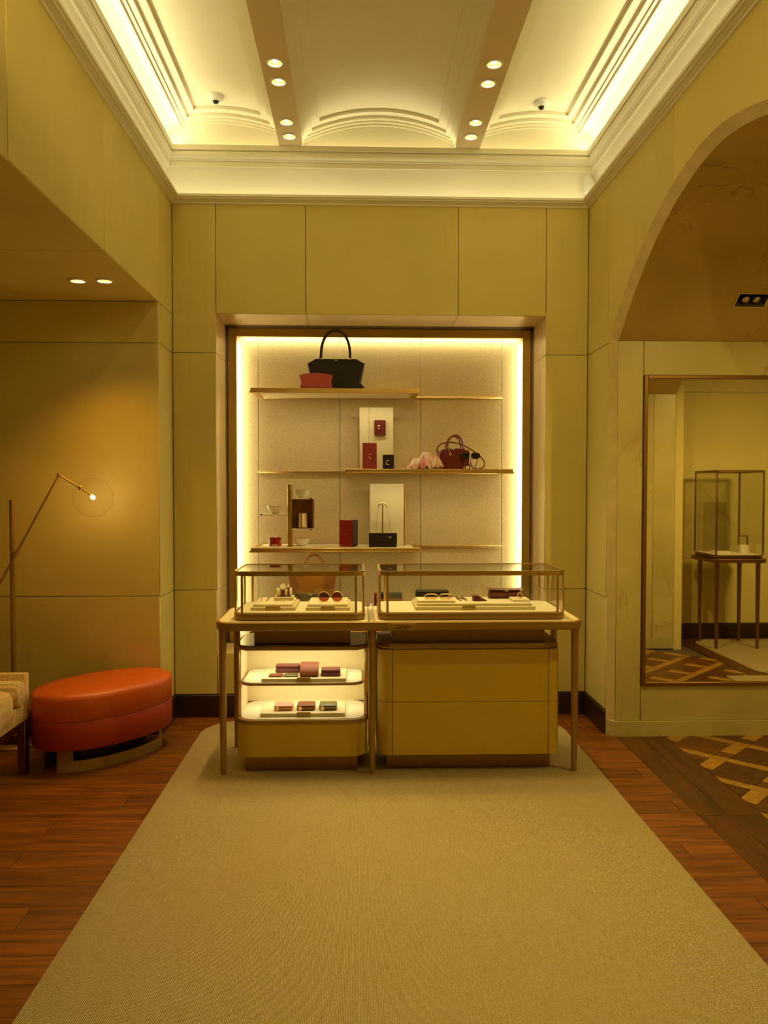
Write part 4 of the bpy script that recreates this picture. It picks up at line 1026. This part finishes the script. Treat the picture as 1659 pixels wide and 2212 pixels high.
# lowest shelf, seen through the cases ----------------------------------------
t = thing('tote_bag', 'tan leather tote with thin handles behind the left glass case', 'handbag', (-.334, 5.86, H4), 'bags in the niche')
obj('bag_body', tote_body(-.336, 5.87, H4, [(0, .125, .07), (.008, .130, .075), (.10, .138, .07), (.22, .158, .055), (.37, .176, .028)], lambda u: .375), 'tan_leather', t)
obj('side_gusset', B().prism([(-.508, H4+.374), (-.450, H4+.374), (-.462, H4+.10), (-.478, H4+.10)], 'y', 5.795, 5.80), 'tan_dark', t)
obj('side_gusset', B().prism([(-.230, H4+.374), (-.164, H4+.374), (-.196, H4+.10), (-.215, H4+.10)], 'y', 5.795, 5.80), 'tan_dark', t)
for dy in (-.025, .03):
    obj('handle', B().tube([(-.41, 5.862+dy, H4+.33)]+arc(-.412, -.245, H4+.375, H4+.503, 5.868+dy*.8, 18, 1.9)+[(-.247, 5.862+dy, H4+.33)], .0082, 8), 'tan_dark', t)
t = thing('clutch_bag', 'dark olive grey leather clutch in front of the tan tote', 'clutch', (-.36, 5.73, H4))
obj('clutch_body', B().rr(-.49, -.20, 5.70, 5.752, .02, [(.004, H4), (0, H4+.01), (.004, H4+.20), (.012, H4+.235)], 5), 'olive', t)
obj('clutch_flap', B().prism([(-.49, H4+.236), (-.20, H4+.236), (-.22, H4+.10), (-.345, H4+.075), (-.47, H4+.10)], 'y', 5.6945, 5.6998), 'olive', t)
obj('clasp', B().box(-.36, -.33, 5.690, 5.6945, H4+.225, H4+.235, .001), 'silver', t)
t = thing('display_block', 'cream display block behind the gap between the glass cases', 'riser', (.21, 5.77, H4))
obj('block_body', B().box(.08, .36, 5.68, 5.86, H4, H4+.143, .002), 'tray', t)
obj('block_top', B().box(.083, .357, 5.683, 5.857, H4+.143, H4+.1445, .0005), 'pad', t)
H5 = H4+.1445
t = thing('clutch_bag', 'tan and black striped clutch between the two glass cases', 'clutch', (.22, 5.75, H5))
obj('clutch_body', B().box(.135, .322, 5.725, 5.775, H5, H5+.062, .006), 'tan_leather', t)
obj('clutch_flap', B().rr(.137, .318, 5.722, 5.778, .01, [(0, H5+.055), (0, H5+.085), (.01, H5+.096)], 4), 'black_leather', t)
obj('clasp', B().box(.222, .236, 5.716, 5.722, H5+.016, H5+.028, .002), 'gold', t)
t = thing('card_case', 'upright red leather case on a small stand left of the striped clutch', 'case', (.12, 5.73, H5))
obj('case_body', B().box(.112, .132, 5.70, 5.75, H5+.004, H5+.096, .003), 'red_leather', t)
obj('stand', B().prism([(.100, H5), (.133, H5), (.133, H5+.004), (.106, H5+.006), (.111, H5+.07), (.106, H5+.07)], 'y', 5.69, 5.755), 'ceramic', t)

# ------------------------------------------------------------------ seating alcove
OC = Vector((-1.522, 4.80, 0)); PH = radians(48)
OM = Matrix.Translation(OC) @ Matrix.Rotation(PH, 4, 'Z')
def ell(a, b, z, n=56, e=.92):
    return [(a*math.copysign(abs(cos(2*pi*i/n))**e, cos(2*pi*i/n)), b*math.copysign(abs(sin(2*pi*i/n))**e, sin(2*pi*i/n)), z) for i in range(n)]
t = thing('ottoman', 'oval orange leather ottoman on a brass base beside the alcove wall', 'ottoman', OC)
A_, B_ = .428, .268
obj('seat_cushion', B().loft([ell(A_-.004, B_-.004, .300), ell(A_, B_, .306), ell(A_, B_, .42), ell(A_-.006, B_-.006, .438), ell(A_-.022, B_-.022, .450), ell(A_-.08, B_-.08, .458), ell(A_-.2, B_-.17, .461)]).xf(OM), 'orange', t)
obj('lower_body', B().loft([ell(A_-.03, B_-.03, .132), ell(A_-.008, B_-.008, .140), ell(A_, B_, .155), ell(A_, B_, .293), ell(A_-.004, B_-.004, .299)]).xf(OM), 'orange_shaded', t)
obj('inner_plinth', B().loft([ell(.27, .12, 0), ell(.27, .12, .133)]).xf(OM), 'base_dark', t)
def band(z0, z1, a0, a1, A2, B2, n=28, th=.006):
    m = B(); L = []
    for i in range(n+1):
        a = radians(a0+(a1-a0)*i/n)
        p = (A2*cos(a), B2*sin(a)); q = ((A2-th)*cos(a), (B2-th)*sin(a))
        L.append([(p[0], p[1], z0), (p[0], p[1], z1), (q[0], q[1], z1), (q[0], q[1], z0)])
    return m.loft(L)
for o_ in (0, 180):
    obj('base_plate', band(0, .062, 203+o_, 337+o_, .375, .20).xf(OM), 'brass_flat', t)
    obj('base_plate_end', band(.062, .1325, 203+o_, 222+o_, .375, .20, 6).xf(OM), 'brass_flat', t)
    obj('base_plate_end', band(.062, .1325, 322+o_, 337+o_, .375, .20, 6).xf(OM), 'brass_flat', t)

LY = 5.0
t = thing('floor_lamp', 'brass floor lamp with hinged arm and clear glass globe', 'lamp', (-2.146, LY, 0))
obj('base', B().lathe([(.13, 0), (.13, .012), (.125, .016), (.02, .020), (.016, .03)], (-2.146, LY, 0), 32), 'brass', t)
obj('pole', B().tube([(-2.146, LY, .02), (-2.146, LY, 1.53)], .0145, 16), 'bronze_paint', t)
AY = 4.965
dirv = Vector((-1.841+2.223, 0, 1.685-.99)).normalized()
pa = Vector((-1.841, AY, 1.685)); pb = pa-dirv*1.12
obj('long_arm', B().tube([pb, pa], .0065, 10), 'bronze_paint', t)
obj('counterweight', B().tube([pb-dirv*.07, pb-dirv*.06, pb+dirv*.05, pb+dirv*.06], [.014, .02, .02, .014], 14), 'brass', t)
pj = pa-dirv*(pa.z-1.205)/dirv.z
obj('pivot', B().tube([(-2.146, LY, 1.195), (-2.137, LY-.02, 1.20), (pj.x, AY+.006, pj.z), (pj.x, AY-.016, pj.z)], .0085, 10), 'brass', t)
obj('pivot_collar', B().tube([pj-dirv*.022, pj+dirv*.022], .012, 12), 'brass', t)
obj('elbow', B().sphere(pa, .013, 14, 8), 'brass', t)
pc = Vector((-1.706, AY, 1.603)); pd = Vector((-1.653, AY, 1.567))
obj('short_arm', B().tube([pa, pd], .0058, 10), 'brass', t)
sd = (pd-pa).normalized()
obj('globe_collar', B().tube([pc-sd*.013, pc-sd*.011, pc+sd*.004, pc+sd*.006], [.010, .017, .017, .010], 14), 'brass', t)
GC = Vector((-1.635, AY, 1.545))
obj('globe', B().sphere(GC, .122, 40, 26), 'globe_glass', t)
obj('socket', B().tube([pd, pd+sd*.012], .009, 10), 'brass', t)
obj('bulb', B().sphere(GC+Vector((-.003, 0, .003)), .013, 14, 10), 'bulb_small', t)
l = light('lamp_light', 'POINT', (0, 0, 0), 1.05, DEEP, rad=.02); l.parent = t; l.location = GC-Vector((-2.146, LY, 0))+Vector((0, -.02, 0))

t = thing('armchair', 'cream woven low armchair on dark metal frame at the left edge', 'armchair', (-2.28, 4.05, 0))
fx = -1.868
def soft(x0, x1, y0, y1, z0, z1, r=.04, b=.03):
    return B().rr(x0, x1, y0, y1, r, [(b, z0), (b*.3, z0+b*.3), (0, z0+b), (0, z1-b), (b*.3, z1-b*.3), (b, z1)], 5)
for ya, yb, pa_, pb_ in ((4.502, 4.552, 4.365, 4.5), (3.548, 3.598, 3.60, 3.735)):
    obj('arm_panel', soft(-2.72, fx, ya, yb, .30, .560, .008, .006), 'chair_fabric', t)
    # padded arm roll, its ends rounded
    yc = (pa_+pb_)/2; hw = (pb_-pa_)/2
    sec = [(yc+hw*cos(a)*(1 if sin(a) > -.2 else .9), .462+(.075 if sin(a) > 0 else .072)*sin(a)) for a in [2*pi*i/24 for i in range(24)]]
    def at(x, k): return [(x, yc+(y-yc)*k, .462+(z-.462)*k) for y, z in sec]
    obj('arm_cushion', B().loft([at(-2.68, .8), at(-2.66, 1), at(fx-.012, 1), at(fx+.004, .93), at(fx+.010, .8)]), 'chair_fabric', t)
obj('front_rail', soft(-2.68, fx-.006, 3.60, 4.50, .295, .392, .01, .008), 'chair_fabric', t)
m = B(); prof = [(-2.60, .395), (-1.895, .393), (-1.868, .388), (-1.860, .40), (-1.858, .44), (-1.868, .485), (-1.90, .506), (-1.98, .512), (-2.60, .50)]
obj('seat_cushion', soft(-2.60, fx+.012, 3.742, 4.36, .310, .512, .06, .05), 'chair_fabric', t)
obj('back_cushion', soft(-2.74, -2.60, 3.60, 4.50, .40, .85, .05, .04), 'chair_fabric', t)
for x in (fx-.045, -2.70):
    for y in (4.488, 3.552):
        obj('leg', B().box(x, x+.045, y, y+.06, 0, .2955, .003), 'brass_dark', t)
for y in (4.505, 3.57):
    obj('stretcher', B().box(-2.655, fx-.046, y, y+.025, .158, .208, .002), 'brass_dark', t)
obj('cross_bar', B().box(fx-.035, fx-.015, 3.613, 4.487, .255, .29, .002), 'brass_dark', t)

# ------------------------------------------------------------------ glass pedestal seen in the mirror
def MY(v): return 2*(JY-.004)-v
t = thing('pedestal_case', 'tall glass display case on four slim bronze legs in the mirror', 'display case', (3.77, MY(8.0), .01))
px0, px1, py0, py1 = 3.525, 4.02, MY(8.27), MY(7.74)
obj('table_rim', B().rr(px0-.03, px1+.03, py0-.03, py1+.03, .07, [(.006, .872), (0, .88), (0, .905), (.006, .912)], 8), 'brass_dark', t)
for x in (3.57, 3.985):
    for y in (MY(8.19), MY(7.80)):
        obj('leg', B().tube([(x, y, .01), (x, y, .4), (x, y, .875)], [.016, .019, .024], 12), 'brass_dark', t)
obj('case_base', B().rr(px0, px1, py0, py1, .06, [(.004, .918), (0, .922), (0, .946), (.004, .95)], 8), 'brass_dark', t)
obj('case_pad', B().rr(px0+.015, px1-.015, py0+.015, py1-.015, .05, [(0, .95), (.002, .954)], 8), 'pad', t)
obj('spacer', B().rr(px0+.02, px1-.02, py0+.02, py1-.02, .05, [(0, .912), (0, .918)], 8), 'base_dark', t)
obj('top_rim', B().rr_ring(px0, px1, py0, py1, .03, .02, 1.768, 1.79, 8), 'brass_dark', t)
for x in (px0+.005, px1-.021):
    for y in (py0+.005, py1-.021):
        obj('post', B().box(x, x+.016, y, y+.016, .95, 1.768, .003), 'brass_dark', t)
for mb in (B().box(px0+.022, px1-.022, py0+.01, py0+.014, .954, 1.768), B().box(px0+.022, px1-.022, py1-.014, py1-.01, .954, 1.768),
           B().box(px0+.01, px0+.014, py0+.022, py1-.022, .954, 1.768), B().box(px1-.014, px1-.01, py0+.022, py1-.022, .954, 1.768), B().box(px0+.021, px1-.021, py0+.021, py1-.021, 1.776, 1.78)):
    obj('glass_pane', mb, 'glass', t, False)
t = thing('acrylic_panel', 'clear upright panel with a small disc inside the mirrored pedestal case', 'panel', (3.72, 1.98, .954))
obj('sheet', B().box(3.58, 3.82, 1.975, 1.983, .954, 1.47), 'acrylic', t, False)
obj('disc', B().lathe([(.10, -.002), (.102, 0), (.10, .002), (.097, 0)], (0, 0, 0), 36, ring=True).xf(Matrix.Translation((3.74, 2.02, 1.26)) @ Matrix.Rotation(pi/2, 4, 'X')), 'brass_dark', t)
obj('disc_post', B().tube([(3.70, 2.02, .954), (3.70, 2.02, 1.168)], .006, 8), 'brass_dark', t)
t = thing('jewellery_block', 'small cream block and ring frame inside the mirrored pedestal case', 'stand', (3.93, 2.13, .954))
obj('block', B().box(3.885, 3.975, 2.09, 2.17, .954, 1.035, .002), 'pad', t)
fr_ = B(); fr_.box(3.875, 3.887, 2.12, 2.14, 1.0355, 1.13).box(3.965, 3.977, 2.12, 2.14, 1.0355, 1.13).box(3.8875, 3.9645, 2.12, 2.14, 1.118, 1.13)
obj('ring_frame', fr_, 'brass', t, False)
t = thing('jewellery_pad', 'flat cream pad on the floor of the mirrored pedestal case', 'pad', (3.68, 2.15, .954))
obj('pad_body', B().box(3.60, 3.76, 2.08, 2.22, .954, .972, .002), 'pad', t)
obj('bracelet', B().lathe([(.03, 0), (.034, 0), (.034, .012), (.03, .012)], (3.68, 2.15, .972), 24, ring=True), 'gold', t)
